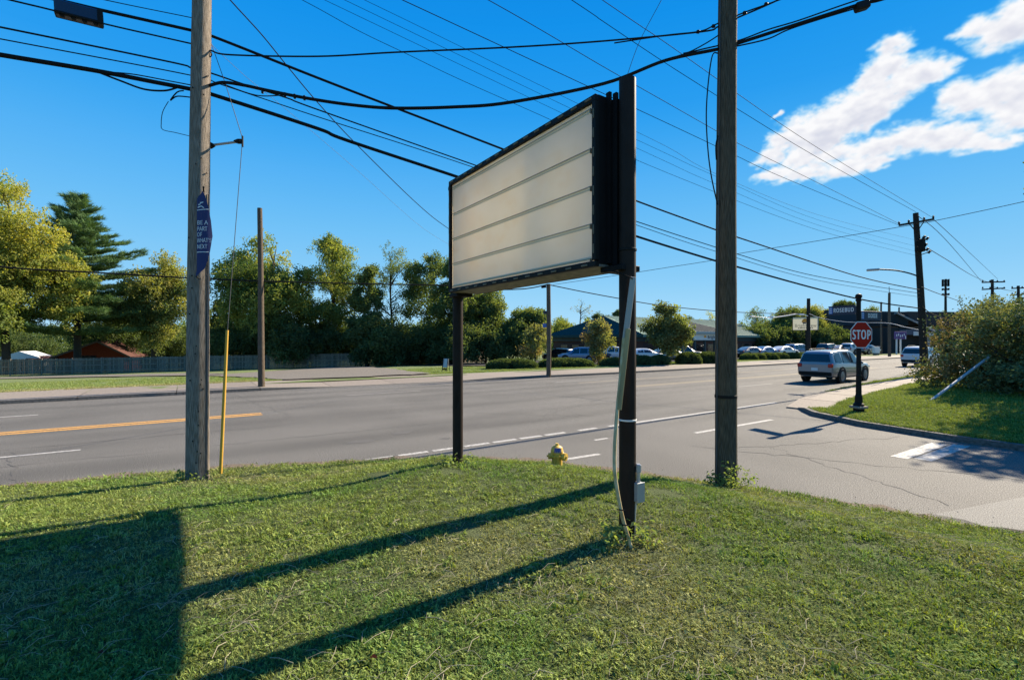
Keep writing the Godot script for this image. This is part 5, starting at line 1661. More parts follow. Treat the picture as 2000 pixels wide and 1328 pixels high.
# a broadleaf tree standing at a bearing u and depth z; its top, foot of the crown and width as seen
func tree(label: String, group: String, u: float, z: float, vtop: float, w: float, vbot: float, pal: String, leafy: String, lobes: int, per: int, seed_: int, loose := 1.0, called := "tree", base_y := 999.0, bare := 0.0) -> Node3D:
	var foot := field_at(u, z)
	if base_y < 900.0: foot.y = base_y
	var o := thing(called, label, "tree" if called != "shrub" else "shrub", foot, 0.0, group)
	rng.seed = seed_
	var top := at(u, vtop, z).y - foot.y
	var bot := maxf(0.2, at(u, vbot, z).y - foot.y)
	var rx := w / 2.0 / F * z
	var ry := (top - bot) / 2.0
	var mid := Vector3(0, (top + bot) / 2.0, 0)
	var b := MB.new()
	var tr := clampf(top * (0.017 if loose > 0.99 and bare <= 0.0 else 0.011), 0.05, 0.4)
	var fork := Vector3(rng.randf_range(-0.3, 0.3), bot + ry * (0.35 if loose < 1.3 else 0.2), rng.randf_range(-0.3, 0.3))
	b.tube(smooth([Vector3(0, -0.3, 0), Vector3(rng.randf_range(-0.1, 0.1), fork.y * 0.5, 0), fork], 4), [tr * 1.35, tr * 1.2, tr * 1.1, tr, tr, tr, tr * 0.95, tr * 0.9, tr * 0.85], 9)
	var top_stem := Vector3(rng.randf_range(-0.2, 0.2) * rx, top - ry * 0.25, 0)
	limb(b, fork, top_stem, tr * 0.85, tr * 0.08, rx * 0.06)
	var pl := []
	var tn := PackedColorArray()
	var cols: Array = PAL[pal]
	var spots := []
	for i in lobes:
		var d := Vector3(rng.randfn(), rng.randfn(), rng.randfn()).normalized()
		var rr := pow(rng.randf(), 0.42) * (1.16 if i % 9 == 0 else 1.0)
		var p := Vector3(d.x * rx, d.y * ry, d.z * rx) * rr * 0.86
		var hk := (p.y / ry + 1.0) / 2.0           # crowns taper upwards
		p.x *= 1.12 - 0.45 * hk * hk
		p.z *= 1.12 - 0.45 * hk * hk
		spots.append(mid + p)
	for i in spots.size():
		var c: Vector3 = spots[i]
		if i % 2 == 0 and (called != "shrub"):
			var from := fork.lerp(top_stem, clampf((c.y - fork.y) / maxf(0.1, top_stem.y - fork.y) - 0.25, 0.0, 0.85))
			limb(b, from, c, tr * 0.38, tr * 0.08, rx * 0.05)
		if rng.randf() < bare: continue
		var lr := rx * 0.30 * loose * rng.randf_range(0.65, 1.25)
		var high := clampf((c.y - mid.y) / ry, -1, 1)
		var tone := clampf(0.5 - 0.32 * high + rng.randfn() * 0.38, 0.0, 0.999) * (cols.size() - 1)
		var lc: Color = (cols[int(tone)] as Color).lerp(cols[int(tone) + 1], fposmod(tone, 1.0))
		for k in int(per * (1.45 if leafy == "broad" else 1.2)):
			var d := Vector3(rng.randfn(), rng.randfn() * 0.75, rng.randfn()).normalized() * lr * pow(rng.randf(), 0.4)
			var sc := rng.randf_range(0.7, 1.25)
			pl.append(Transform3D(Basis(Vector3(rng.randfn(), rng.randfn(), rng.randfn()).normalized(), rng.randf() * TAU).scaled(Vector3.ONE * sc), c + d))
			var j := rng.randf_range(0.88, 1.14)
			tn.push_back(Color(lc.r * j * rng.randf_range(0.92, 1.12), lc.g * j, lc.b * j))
	part(b, "trunk" if called != "shrub" else "stem", M.bark, o)
	var half := pl.size() / 2
	copies("crown", CL[leafy][0], pl.slice(0, half), tn.slice(0, half), o)
	copies("crown", CL[leafy][CL[leafy].size() - 1], pl.slice(half), tn.slice(half), o)
	return o

func pine(label: String, u: float, z: float, vtop: float, w: float, vbot: float, seed_: int) -> void:
	var foot := field_at(u, z)
	var o := thing("pine_tree", label, "tree", foot)
	rng.seed = seed_
	var top := at(u, vtop, z).y - foot.y
	var bot := at(u, vbot, z).y - foot.y
	var rx := w / 2.0 / F * z
	var b := MB.new()
	b.tube([Vector3(0, -0.3, 0), Vector3(0.05, top * 0.5, 0), Vector3(0, top, 0)], [0.42, 0.26, 0.04], 9)
	var pl := []
	var tn := PackedColorArray()
	var cols: Array = PAL.pine
	var y := bot
	var turn := 0.0
	while y < top - 0.15:
		var k := (y - bot) / (top - bot)
		var reach := rx * (1.0 - pow(k, 1.25)) * rng.randf_range(0.8, 1.12) + 0.35
		if k < 0.12: reach *= 0.95
		var n := 6 if k < 0.8 else 5
		turn += 0.5
		for i in n:
			var a := turn + TAU * i / n + rng.randf_range(-0.3, 0.3)
			var len := reach * rng.randf_range(0.5, 1.2)
			var out := Vector3(cos(a), 0, sin(a))
			var rise := 0.10 + 0.25 * k
			var tip := Vector3(0, y, 0) + out * len + Vector3(0, len * rise, 0)
			limb(b, Vector3(0, y - 0.1, 0), tip, 0.09 * (1.1 - k), 0.015, 0.04 * len)
			var steps := int(len / 0.26) + 2
			for q in steps:
				var f := (q + rng.randf()) / steps
				if f < 0.22: continue
				var spread := len * 0.24 * (1.05 - absf(f - 0.6))
				for r in 3:
					var p := Vector3(0, y, 0).lerp(tip, f) + Vector3(-out.z, 0, out.x) * rng.randf_range(-1, 1) * spread + Vector3(0, rng.randf_range(-0.1, 0.22) + 0.12 * f, 0)
					var bas := Basis(Vector3.UP, -a + rng.randf_range(-0.7, 0.7)) * Basis(Vector3.BACK, 0.35 + rng.randf_range(-0.2, 0.3))
					pl.append(Transform3D(bas.scaled(Vector3.ONE * rng.randf_range(0.85, 1.35)), p))
					var c: Color = (cols[rng.randi() % 4] as Color)
					tn.push_back(c * rng.randf_range(0.8, 1.25))
		y += lerpf(1.35, 0.6, k) * rng.randf_range(0.8, 1.25)
	part(b, "trunk", M.bark, o)
	var half := pl.size() / 2
	copies("crown", CL.pine[0], pl.slice(0, half), tn.slice(0, half), o)
	copies("crown", CL.pine[1], pl.slice(half), tn.slice(half), o)

func make_trees() -> void:
	var g := "trees beyond the fence"
	tree("big yellow-green broadleaf tree cut by the left edge", g, 10, 53, 346, 250, 690, "yellow", "broad", 80, 50, 201)
	pine("tall dark pine with layered boughs beside the yellow-green tree", 150, 60, 381, 300, 655, 202)
	tree("olive-yellow tree between the pine and the pale pole", g, 300, 63, 486, 150, 695, "olive", "broad", 46, 40, 203)
	tree("dark tree filling the gap behind the pine's right side", g, 228, 72, 560, 170, 700, "dark", "broad", 36, 34, 204)
	tree("small dark tree showing just right of the pale pole", g, 412, 68, 572, 70, 700, "green", "broad", 24, 26, 205)
	tree("broad tree with yellowing top behind the bare brown pole", g, 522, 62, 455, 205, 690, "mixed", "broad", 66, 44, 206)
	tree("loose yellow-green tree right of the bare brown pole", g, 652, 64, 450, 138, 680, "mixed", "broad", 40, 30, 207, 1.15)
	tree("narrow dark ivy-clad tree right of the yellow-green one", g, 716, 61, 512, 66, 695, "green", "broad", 30, 30, 208)
	tree("tall thin tree with bare twigs, nearest left of two before the sign", g, 768, 66, 470, 104, 650, "green", "sprig", 40, 20, 209, 1.0, "tree", 999.0, 0.25)
	tree("tall open tree with dark leaves, next to the sign's left edge", g, 836, 66, 470, 116, 660, "green", "broad", 44, 18, 210, 1.0, "tree", 999.0, 0.12)
	tree("dark narrow tree partly hidden by the sign's left edge", g, 884, 62, 468, 84, 690, "green", "broad", 36, 32, 211)
	tree("green tree seen under the sign between its posts", g, 948, 65, 552, 118, 690, "green", "broad", 44, 34, 212)
	tree("dark rounded tree left of the short grey pole", g, 1036, 62, 580, 84, 695, "green", "broad", 36, 34, 213)
	tree("half-hidden tree behind the sign's far post", g, 905, 72, 545, 60, 690, "dark", "broad", 22, 30, 214)
	var k := 0
	var said := ["low dark shrubbery under the broad yellowing tree", "low dark shrubbery left of the bare brown pole", "low dark shrubbery under the loose yellow-green tree", "low dark shrubbery right of the ivy-clad tree", "low dark shrubbery under the tall thin tree", "low dark shrubbery under the open tree by the sign", "low dark shrubbery seen just right of the far sign post", "low dark shrubbery left of the grey pole's foot", "low dark shrubbery under the olive tree", "low dark shrubbery behind the red house", "low dark shrubbery at the far left fence"]
	for sh in [[545, 610], [455, 620], [640, 622], [735, 628], [800, 640], [860, 630], [930, 628], [1000, 632], [330, 640], [215, 650], [40, 655]]:
		tree(said[k], "shrubbery along the fence", sh[0], 80.0 if sh[0] < 400 else 60.0 + (k % 3) * 1.5, sh[1], 130, 712, "dark", "broad", 30, 34, 240 + k, 1.2, "shrub")
		k += 1
	# around the clinic
	g = "trees round the clinic"
	tree("small thin-leaved tree left of the grey pole, before the clinic", g, 1046, 41, 634, 64, 704, "rust", "fine", 24, 7, 220, 1.0, "tree", 0.0, 0.1)
	tree("young oval tree growing in front of the clinic's teal gable", g, 1168, 43, 622, 62, 702, "rust", "fine", 30, 10, 221, 1.0, "tree", 0.0)
	tree("full round tree in front of the clinic's porch", g, 1303, 43, 583, 94, 700, "dusky", "fine", 56, 15, 222, 0.9, "tree", 0.0)
	tree("bright yellow tree behind the clinic's left eave", g, 1098, 108, 624, 92, 690, "yellow", "broad", 30, 30, 223)
	tree("second yellow tree behind the clinic's roof ridge", g, 1148, 112, 622, 50, 690, "yellow", "broad", 20, 30, 224)
	tree("nearly leafless tree rising behind the clinic", g, 1134, 96, 576, 56, 640, "rust", "sprig", 26, 2, 225, 1.0, "tree", 999.0, 0.55)
	tree("dark green treetop behind the clinic's gable", g, 1172, 116, 604, 48, 680, "dark", "broad", 20, 34, 226)
	tree("small dark treetop showing beside the near sign post", g, 1206, 110, 602, 24, 660, "dark", "broad", 12, 26, 227)
	tree("dark treetop behind the porch roof", g, 1342, 116, 612, 44, 680, "dark", "broad", 18, 30, 228)
	tree("thin yellowish tree just left of the dark pole", g, 1388, 92, 600, 44, 690, "yellow", "sprig", 22, 14, 229, 1.0, "tree", 999.0, 0.2)
	g = "trees behind the clinic's roadside sign"
	tree("open twiggy tree right of the dark pole", g, 1478, 92, 596, 54, 670, "green", "sprig", 26, 14, 230, 1.0, "tree", 999.0, 0.1)
	tree("dense green tree left of the clinic's roadside sign", g, 1532, 88, 592, 86, 690, "green", "broad", 44, 38, 231)
	tree("dense yellow-green tree behind the clinic's roadside sign", g, 1586, 90, 590, 84, 690, "olive", "broad", 40, 38, 232)
	tree("loose tree right of the clinic's roadside sign", g, 1622, 96, 598, 60, 690, "olive", "broad", 28, 30, 233)
	tree("dark round evergreen behind the street name blades", g, 1652, 112, 572, 56, 690, "dark", "broad", 34, 44, 234)
	tree("light tree behind the blade right of the stop sign", g, 1704, 118, 588, 44, 690, "green", "broad", 20, 30, 235)
	tree("dim tree at the right edge behind the bush", g, 1966, 66, 588, 150, 690, "dark", "broad", 36, 36, 236)
	tree("bluish dim treetop left of the bush", g, 1860, 130, 604, 70, 690, "dark", "broad", 24, 36, 237)
	k = 0
	said = ["dark undergrowth just right of the dark pole", "dark undergrowth left of the clinic's roadside sign", "dark undergrowth below the clinic's roadside sign", "dark undergrowth left of the stop sign"]
	for sh in [[1480, 640], [1530, 634], [1580, 640], [1630, 640]]:
		tree(said[k], "undergrowth behind the hedge balls", sh[0], 84, sh[1], 80, 704, "dark", "broad", 26, 36, 260 + k, 1.2, "shrub", 0.0)
		k += 1
	# a far wood closes the view
	rng.seed = 300
	var pl := []
	var tn := PackedColorArray()
	for i in 14000:
		var u := rng.randf_range(-300.0, 2500.0)
		var z := rng.randf_range(150.0, 185.0)
		var h := 9.0 + 3.5 * noise_a.get_noise_2d(u * 0.25, 3.0) + 2.0 * noise_b.get_noise_2d(u * 0.4, 8.0)
		var p := at(u, 664, z)
		p.y = -2.4 + h * pow(rng.randf(), 0.6)
		pl.append(Transform3D(Basis(Vector3(rng.randfn(), rng.randfn(), rng.randfn()).normalized(), rng.randf() * TAU).scaled(Vector3.ONE * rng.randf_range(1.8, 3.2)), p))
		tn.push_back((PAL.green[rng.randi() % 4] as Color) * rng.randf_range(0.7, 1.3))
	tag(copies("far_wood", CL.broad[0], pl, tn), "continuous far wood closing the horizon behind everything", "wood", "", "stuff")

func make_bushes() -> void:
	# the big autumn shrub on the corner lawn
	var c0 := at(1962, 775, 18.2)
	var o := thing("shrub", "large sprawling many-stemmed shrub with autumn leaves on the corner lawn", "shrub", c0)
	rng.seed = 401
	var b := MB.new()
	var pl := []
	var tn := PackedColorArray()
	var cols := [lin(0.034, 0.04, 0.010), lin(0.02, 0.031, 0.009), lin(0.013, 0.022, 0.007), lin(0.048, 0.030, 0.009), lin(0.09, 0.09, 0.018)]
	for i in 112:
		var a := rng.randf() * TAU
		var q := pow(rng.randf(), 0.55)
		var hh := rng.randf()
		var rad := 2.75 * q * (0.72 + 0.42 * sin(PI * minf(1.0, hh * 0.9 + 0.15)))
		var tip := Vector3(cos(a) * rad + 0.35, 0.35 + hh * (3.3 - 0.9 * q) , sin(a) * rad * 0.8)
		var root := Vector3(cos(a) * 0.35 * rng.randf(), -0.1, sin(a) * 0.35 * rng.randf())
		if i % 2 == 0: limb(b, root, tip, 0.035, 0.008, 0.22)
		var lean := clampf(-cos(a) * 0.35 + 0.15, 0, 1)
		var base: Color = cols[rng.randi() % 3]
		if rng.randf() < lean: base = cols[3]
		if hh > 0.8 and rng.randf() < 0.35: base = cols[4]
		for k in 26:
			var d := Vector3(rng.randfn(), rng.randfn() * 0.7, rng.randfn()).normalized() * 0.55 * pow(rng.randf(), 0.5)
			if rng.randf() < 0.3: d += (tip - root).normalized() * rng.randf() * 0.35
			pl.append(Transform3D(Basis(Vector3(rng.randfn(), rng.randfn(), rng.randfn()).normalized(), rng.randf() * TAU).scaled(Vector3.ONE * rng.randf_range(0.8, 1.3)), tip + d))
			tn.push_back(base * rng.randf_range(0.7, 1.35))
	for i in 26:      # long shoots at the top
		var a := rng.randf() * TAU
		var root := Vector3(cos(a) * rng.randf() * 1.6 + 0.2, 2.6, sin(a) * 1.0)
		var tip := root + Vector3(rng.randf_range(-0.5, 0.3), rng.randf_range(0.5, 1.35), rng.randf_range(-0.3, 0.3))
		limb(b, root, tip, 0.014, 0.005, 0.08)
		for k in 5:
			pl.append(Transform3D(Basis(Vector3.UP, rng.randf() * TAU).scaled(Vector3.ONE * rng.randf_range(0.6, 0.9)), root.lerp(tip, 0.35 + 0.65 * rng.randf())))
			tn.push_back((cols[4] if rng.randf() < 0.5 else cols[0]) * rng.randf_range(0.8, 1.2))
	part(b, "stem", M.bark, o)
	copies("foliage", CL.bush[0], pl.slice(0, pl.size() / 2), tn.slice(0, pl.size() / 2), o)
	copies("foliage", CL.bush[1], pl.slice(pl.size() / 2), tn.slice(pl.size() / 2), o)
	var again := o.duplicate() as Node3D
	again.name = numbered("shrub")
	add_child(again, true)
	again.position = Vector3(18.0, 0.35, -15.0)
	again.rotation.y = 2.2
	again.scale = Vector3(1.05, 1.0, 1.05)
	again.set_meta("label", "shaded shrub at the very right edge beside the large autumn shrub")
	tree("tall spreading tree just beyond the right edge, shading the corner lawn", "", 2124, 17.2, 225, 168, 445, "green", "sprig", 46, 9, 470, 1.0, "tree", 0.35)
	# clipped hedges along the clinic's frontage: u range, depth, top, bottom
	var k := 0
	var said := ["low clipped hedge left of the grey pole's foot", "long clipped hedge right of the grey pole's foot", "clipped hedge just left of the near sign post", "first rounded hedge mound right of the near sign post", "second rounded hedge mound, left of the round tree's trunk", "high rounded hedge mound right of the round tree's trunk", "high hedge mound touching the dark pole", "leftmost hedge ball right of the dark pole", "second hedge ball from the dark pole", "third hedge ball from the dark pole", "fourth hedge ball from the dark pole", "fifth hedge ball from the dark pole", "hedge ball nearest the silver car"]
	for h in [[952, 1048, 37.5, 703, 0.9], [1053, 1158, 38.5, 702, 0.9], [1174, 1240, 40.0, 701, 1.0], [1236, 1276, 41, 697, 1.0], [1272, 1306, 41.5, 696, 1.0], [1324, 1366, 43, 690, 1.0], [1362, 1404, 44, 689, 1.0], [1450, 1476, 52, 692, 1.0], [1468, 1492, 52.5, 692, 1.0], [1488, 1516, 53, 691, 1.0], [1510, 1536, 54, 691, 1.0], [1532, 1562, 55, 691, 1.0], [1556, 1584, 56, 691, 1.0]]:
		var z: float = h[2]
		var mid := field_at((h[0] + h[1]) / 2.0, z)
		var hw: float = (h[1] - h[0]) / 2.0 / F * z
		var top: float = at(0, h[3], z).y - mid.y
		o = thing("hedge", said[k], "hedge", mid, 0.0, "clipped hedges along the clinic's frontage")
		rng.seed = 420 + k
		pl = []; tn = PackedColorArray()
		var n := int(500 + hw * 700)
		for i in n:
			var a := rng.randf() * TAU
			var el := asin(rng.randf_range(-0.2, 1.0))
			var e := 0.55
			var p := Vector3(signf(cos(a)) * pow(absf(cos(a)), e) * cos(el) * hw, pow(maxf(sin(el), 0.0), 0.6) * top * 0.93 + 0.05, signf(sin(a)) * pow(absf(sin(a)), e) * cos(el) * minf(hw, 0.75))
			if el < 0: p.y = rng.randf() * top * 0.5
			pl.append(Transform3D(Basis(Vector3(rng.randfn(), rng.randfn(), rng.randfn()).normalized(), rng.randf() * TAU).scaled(Vector3.ONE * rng.randf_range(0.9, 1.5)), p))
			tn.push_back((PAL.dark[rng.randi() % 4] as Color) * rng.randf_range(0.6, 1.2))
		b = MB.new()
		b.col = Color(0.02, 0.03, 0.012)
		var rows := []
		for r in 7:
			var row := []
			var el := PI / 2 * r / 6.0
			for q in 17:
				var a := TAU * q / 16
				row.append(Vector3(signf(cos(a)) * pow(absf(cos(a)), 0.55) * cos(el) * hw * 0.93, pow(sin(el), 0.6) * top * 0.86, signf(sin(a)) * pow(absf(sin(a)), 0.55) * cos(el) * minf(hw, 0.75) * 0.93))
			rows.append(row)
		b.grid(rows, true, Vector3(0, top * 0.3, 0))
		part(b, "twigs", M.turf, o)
		copies("foliage", CL.hedge[0], pl, tn, o)
		k += 1
	# weeds round the feet of the poles and posts
	k = 0
	for wd in [[1436, 945, 6.95, 0.34, 46, "vine leaves sprouting round the dark pole's foot"], [1400, 942, 7.0, 0.12, 30, "low weeds on the left of the dark pole's foot"], [1224, 1062, 4.12, 0.10, 40, "leafy weeds at the near sign post's foot"], [897, 900, 6.75, 0.07, 14, "small weed tuft at the far sign post's foot"], [372, 928, 7.15, 0.08, 26, "weeds at the pale pole's foot"]]:
		var p := at(wd[0], wd[1], wd[2])
		var q := st_of(p)
		p.y = lawn_raw(q.x, q.y)
		o = thing("weed", wd[5], "weeds", p)
		rng.seed = 450 + k
		pl = []; tn = PackedColorArray()
		b = MB.new()
		for i in wd[4]:
			var h: float = wd[3] * pow(rng.randf(), 1.3)
			var pp := Vector3(rng.randf_range(-0.22, 0.22), 0.03 + h, rng.randf_range(-0.18, 0.18))
			if i % 4 == 0: limb(b, Vector3(pp.x * 0.3, -0.02, pp.z * 0.3), pp, 0.004, 0.002, 0.03)
			pl.append(Transform3D(Basis(Vector3(rng.randfn(), rng.randfn(), rng.randfn()).normalized(), rng.randf() * TAU).scaled(Vector3.ONE * rng.randf_range(0.7, 1.2)), pp))
			tn.push_back(lin(0.075, 0.115, 0.02).lerp(lin(0.03, 0.052, 0.012), rng.randf()))
		part(b, "stem", M.bark, o)
		copies("leaves", CL.vine[0], pl, tn, o)
		k += 1

# ---------------------------------------------------------------- fence and buildings
func make_fence() -> void:
	var posts := []
	var path := [[-110, 50.0], [360, 57.0], [600, 60.0], [785, 62.0], [850, 68.0], [945, 76.0]]
	for i in path.size() - 1:
		var a := field_at(path[i][0], path[i][1])
		var c := field_at(path[i + 1][0], path[i + 1][1])
		var n := maxi(1, int(a.distance_to(c) / 2.45))
		for k in n: posts.append(a.lerp(c, float(k) / n))
	posts.append(field_at(945, 76.0))
	var o := thing("wooden_fence", "long weathered grey board fence running below the trees across the road", "fence", posts[0])
	rng.seed = 500
	var variants := []
	for w in 4:
		var b := MB.new()
		for i in 16:
			var h := 1.66 + rng.randf_range(-0.02, 0.02)
			var tn := rng.randf_range(0.55, 1.1)
			b.col = Color(tn, tn * rng.randf_range(0.95, 1.0), tn * rng.randf_range(0.9, 1.0))
			b.bx(Vector3(-1.2 + 0.15 * i + 0.075, h / 2 + 0.04, rng.randf_range(-0.004, 0.004)), Vector3(0.138, h, 0.02))
		variants.append(b.mesh(M.fence_wood))
	var rail := MB.new()
	for y in [0.3, 0.9, 1.5]: rail.bx(Vector3(0, y, 0.035), Vector3(2.45, 0.09, 0.04))
	var rail_mesh := rail.mesh(M.fence_wood)
	var pm := MB.new()
	pm.bx(Vector3(0, 0.86, 0.04), Vector3(0.10, 1.75, 0.10))
	var post_mesh := pm.mesh(M.fence_wood)
	for i in posts.size():
		var p: Vector3 = posts[i] - posts[0]
		var nx: Vector3 = posts[mini(i + 1, posts.size() - 1)] - posts[maxi(0, mini(i, posts.size() - 2))]
		var yaw := atan2(-nx.z, nx.x)
		var po := part(post_mesh, "post", null, o, p)
		po.rotation.y = yaw
		if i == posts.size() - 1: break
		var pa := part(variants[rng.randi() % 4], "fence_panel", null, o, p + nx / 2)
		pa.rotation.y = yaw
		pa.scale.x = nx.length() / 2.45
		var ra := part(rail_mesh, "rails", null, pa)
		ra.position = Vector3.ZERO

# a hipped or gabled block in road axes: corner (s, t), size along s and t, eave and ridge height
func hip(b: MB, s0: float, t0: float, ls: float, lt: float, ye: float, yr: float, over: float, inset0: float, inset1: float) -> void:
	var a := road(s0 - over, t0 - over, ye)
	var c := road(s0 + ls + over, t0 - over, ye)
	var d := road(s0 + ls + over, t0 + lt + over, ye)
	var e := road(s0 - over, t0 + lt + over, ye)
	var r0 := road(s0 + inset0, t0 + lt / 2, yr)
	var r1 := road(s0 + ls - inset1, t0 + lt / 2, yr)
	b.quad(a, c, r1, r0, Vector3.UP); b.quad(e, d, r1, r0, Vector3.UP)
	b.tri(a, e, r0, Vector3.UP); b.tri(c, d, r1, Vector3.UP)
	for q in [[a, c, road(0, -1, 0)], [c, d, road(1, 0, 0)], [d, e, road(0, 1, 0)], [e, a, road(-1, 0, 0)]]:
		b.quad(q[0], q[1], q[1] - Vector3(0, 0.35, 0), q[0] - Vector3(0, 0.35, 0), q[2])
	b.quad(a - Vector3(0, 0.35, 0), c - Vector3(0, 0.35, 0), d - Vector3(0, 0.35, 0), e - Vector3(0, 0.35, 0), Vector3.DOWN)

func block(b: MB, s0: float, t0: float, ls: float, lt: float, y0: float, y1: float) -> void:
	b.box(Transform3D(Basis(Vector3.UP, atan2(0.559, 0.829)), road(s0 + ls / 2, t0 + lt / 2, (y0 + y1) / 2)), Vector3(ls, y1 - y0, lt))

func make_buildings() -> void:
	# the clinic: long hipped block, its end towards us, with a porch on the road side
	var s0 := 51.7
	var t0 := 44.7
	var o := thing("clinic", "low brick clinic with teal and green metal hip roof behind parked cars", "building")
	var b := MB.new()
	block(b, s0, t0, 38, 19.4, -1.4, 2.75)
	part(b, "wall", M.brick_brown, o)
	b = MB.new()
	hip(b, s0, t0, 38, 19.4, 3.0, 6.0, 0.9, 2.2, 4.0)
	var rf := part(b, "roof", M.green_roof, o)
	b = MB.new()          # darker hip end with its seams
	var a := road(s0 - 0.92, t0 - 0.86, 3.02); var e := road(s0 - 0.92, t0 + 20.26, 3.02); var r := road(s0 + 2.16, t0 + 9.7, 6.02)
	b.tri(a, e, r, Vector3.UP)
	b.quad(a + Vector3(0, -0.02, 0), e + Vector3(0, -0.02, 0), e + Vector3(0, -0.40, 0), a + Vector3(0, -0.40, 0), road(-1, 0, 0))
	part(b, "hip_end", M.teal_roof, rf)
	b = MB.new()
	for i in range(1, 40):
		var k := i / 40.0
		var p := a.lerp(e, k)
		var f := 1.0 - absf(k - 0.5) * 2.0
		var q := p.lerp(r + (p - a.lerp(e, 0.5)), f)
		b.beam(p + Vector3(0, 0.03, 0), q + Vector3(0, 0.03, 0), 0.05, 0.05)
	part(b, "roof_seam", M.teal_roof, rf).set_meta("kind", "stuff")
	b = MB.new()
	for i in range(1, 60):
		var p := road(s0 - 0.9 + i * 0.66, t0 - 0.9, 3.0)
		var k := clampf((i * 0.66 - 0.9) / 2.4, 0.0, 1.0) * clampf((39.0 - i * 0.66) / 5.0, 0, 1)
		b.beam(p + Vector3(0, 0.03, 0), p.lerp(road(s0 - 0.9 + i * 0.66, t0 + 9.7, 6.0), k) + Vector3(0, 0.03, 0), 0.05, 0.05)
	part(b, "roof_seam", M.green_roof, rf).set_meta("kind", "stuff")
	b = MB.new()
	block(b, s0 - 0.3, t0 - 0.3, 38.6, 20.0, 2.05, 2.62)
	part(b, "fascia_band", M.fascia_dark, o)
	for i in 6:
		b = MB.new()
		b.box(Transform3D(Basis(Vector3.UP, atan2(0.559, 0.829)), road(s0 - 0.02, t0 + 2.5 + i * 2.8, 0.7)), Vector3(0.08, 1.5, 1.6))
		part(b, "window", M.window_dark, o)
	for i in 8:
		b = MB.new()
		b.box(Transform3D(Basis(Vector3.UP, atan2(0.559, 0.829)), road(s0 + 12.5 + i * 3.1, t0 - 0.02, 0.75)), Vector3(2.0, 1.7, 0.08))
		part(b, "window", M.window_dark, o)
	# porch
	var ps := 54.6; var pt := 38.6
	b = MB.new(); hip(b, ps, pt, 7.0, 7.0, 3.35, 4.75, 0.5, 3.0, 3.0)
	var pr := part(b, "porch_roof", M.silver_roof, o)
	b = MB.new()
	for i in range(0, 26):
		var k := i / 25.0
		var p := road(ps - 0.5 + 8.0 * k, pt - 0.5, 3.35)
		var f := minf(1.0, (1.0 - absf(k - 0.5) * 2.0) * 1.1)
		b.beam(p + Vector3(0, 0.03, 0), p.lerp(road(ps - 0.5 + 8.0 * k, pt + 3.5, 4.75), f) + Vector3(0, 0.03, 0), 0.06, 0.06)
	part(b, "roof_seam", M.fascia_dark, pr).set_meta("kind", "stuff")
	b = MB.new()
	b.box(Transform3D(Basis(Vector3.UP, atan2(0.559, 0.829)), road(ps + 3.5, pt - 0.1, 2.62)), Vector3(7.6, 0.78, 0.2), 0.02)
	var sg := part(b, "fascia_sign", M.white_plain, o)
	var face := road(0, -1, 0)
	var xd := road(1, 0, 0)
	var t := lettering("BrightView", 0.40, M.blade_navy, sg, Vector3.ZERO)
	t.transform = Transform3D(Basis(xd, Vector3.UP, face) * Basis.from_scale(Vector3(1.15, 1, 1)), road(ps + 4.1, pt - 0.215, 2.62))
	b = MB.new()
	for i in 14:
		var a0 := PI * i / 14.0
		var cc := road(ps + 1.9, pt - 0.212, 2.56)
		b.tri(cc, cc + xd * cos(a0) * 0.3 + Vector3(0, sin(a0) * 0.3, 0), cc + xd * cos(a0 + PI / 14) * 0.3 + Vector3(0, sin(a0 + PI / 14) * 0.3, 0), face)
	part(b, "emblem", M.orange_print, sg)
	for x in [0.3, 2.4, 4.6, 6.7]:
		b = MB.new(); block(b, ps + x - 0.12, pt + 0.1, 0.24, 0.24, -1.2, 3.0)
		part(b, "porch_column", M.fascia_dark, o)
	b = MB.new(); block(b, ps + 0.6, t0 - 0.12, 6.0, 0.1, -0.8, 2.0)
	part(b, "glass_front", M.window_dark, o)

	# clinic's roadside sign
	var f := at(1574, 664, 58.0)
	f.y = 0.0
	o = thing("roadside_sign", "cream clinic sign board with an orange half-sun, high on a dark mast", "sign", f, -0.55)
	var cy := at(0, 632, 58.0).y
	var w := 2.75
	b = MB.new()
	for ed in [-1.0, 1.0]:
		b.bx(Vector3(0, cy + ed * 0.795, 0), Vector3(w, 0.07, 0.3), 0.01)
		b.bx(Vector3(ed * (w / 2 - 0.035), cy, 0), Vector3(0.07, 1.52, 0.3), 0.01)
	part(b, "frame", M.black_metal, o)
	b = MB.new(); b.quad(Vector3(-w / 2 + 0.07, cy - 0.76, 0.13), Vector3(w / 2 - 0.07, cy - 0.76, 0.13), Vector3(w / 2 - 0.07, cy + 0.76, 0.13), Vector3(-w / 2 + 0.07, cy + 0.76, 0.13), Vector3.BACK)
	var pan := part(b, "panel", M.cream_panel, o)
	b = MB.new()
	for i in 16:
		var a0 := PI * i / 16.0
		var cc := Vector3(-0.03, cy + 0.18, 0.136)
		b.tri(cc, cc + Vector3(cos(a0) * 0.36, sin(a0) * 0.42, 0), cc + Vector3(cos(a0 + PI / 16) * 0.36, sin(a0 + PI / 16) * 0.42, 0), Vector3.BACK)
	part(b, "half_sun", M.orange_print, pan)
	b = MB.new()
	b.tri(Vector3(-0.36, cy + 0.17, 0.136), Vector3(0.3, cy + 0.17, 0.136), Vector3(-0.2, cy - 0.06, 0.136), Vector3.BACK)
	b.tri(Vector3(-0.1, cy - 0.06, 0.136), Vector3(0.02, cy + 0.02, 0.1365), Vector3(0.18, cy - 0.05, 0.136), Vector3.BACK)
	part(b, "sun_shadow", M.print_dark, pan)
	lettering("BrightView", 0.34, M.print_dark, pan, Vector3(0, cy - 0.26, 0.136), 0.0, 0.98, false)
	b = MB.new()      # a second line too small to read
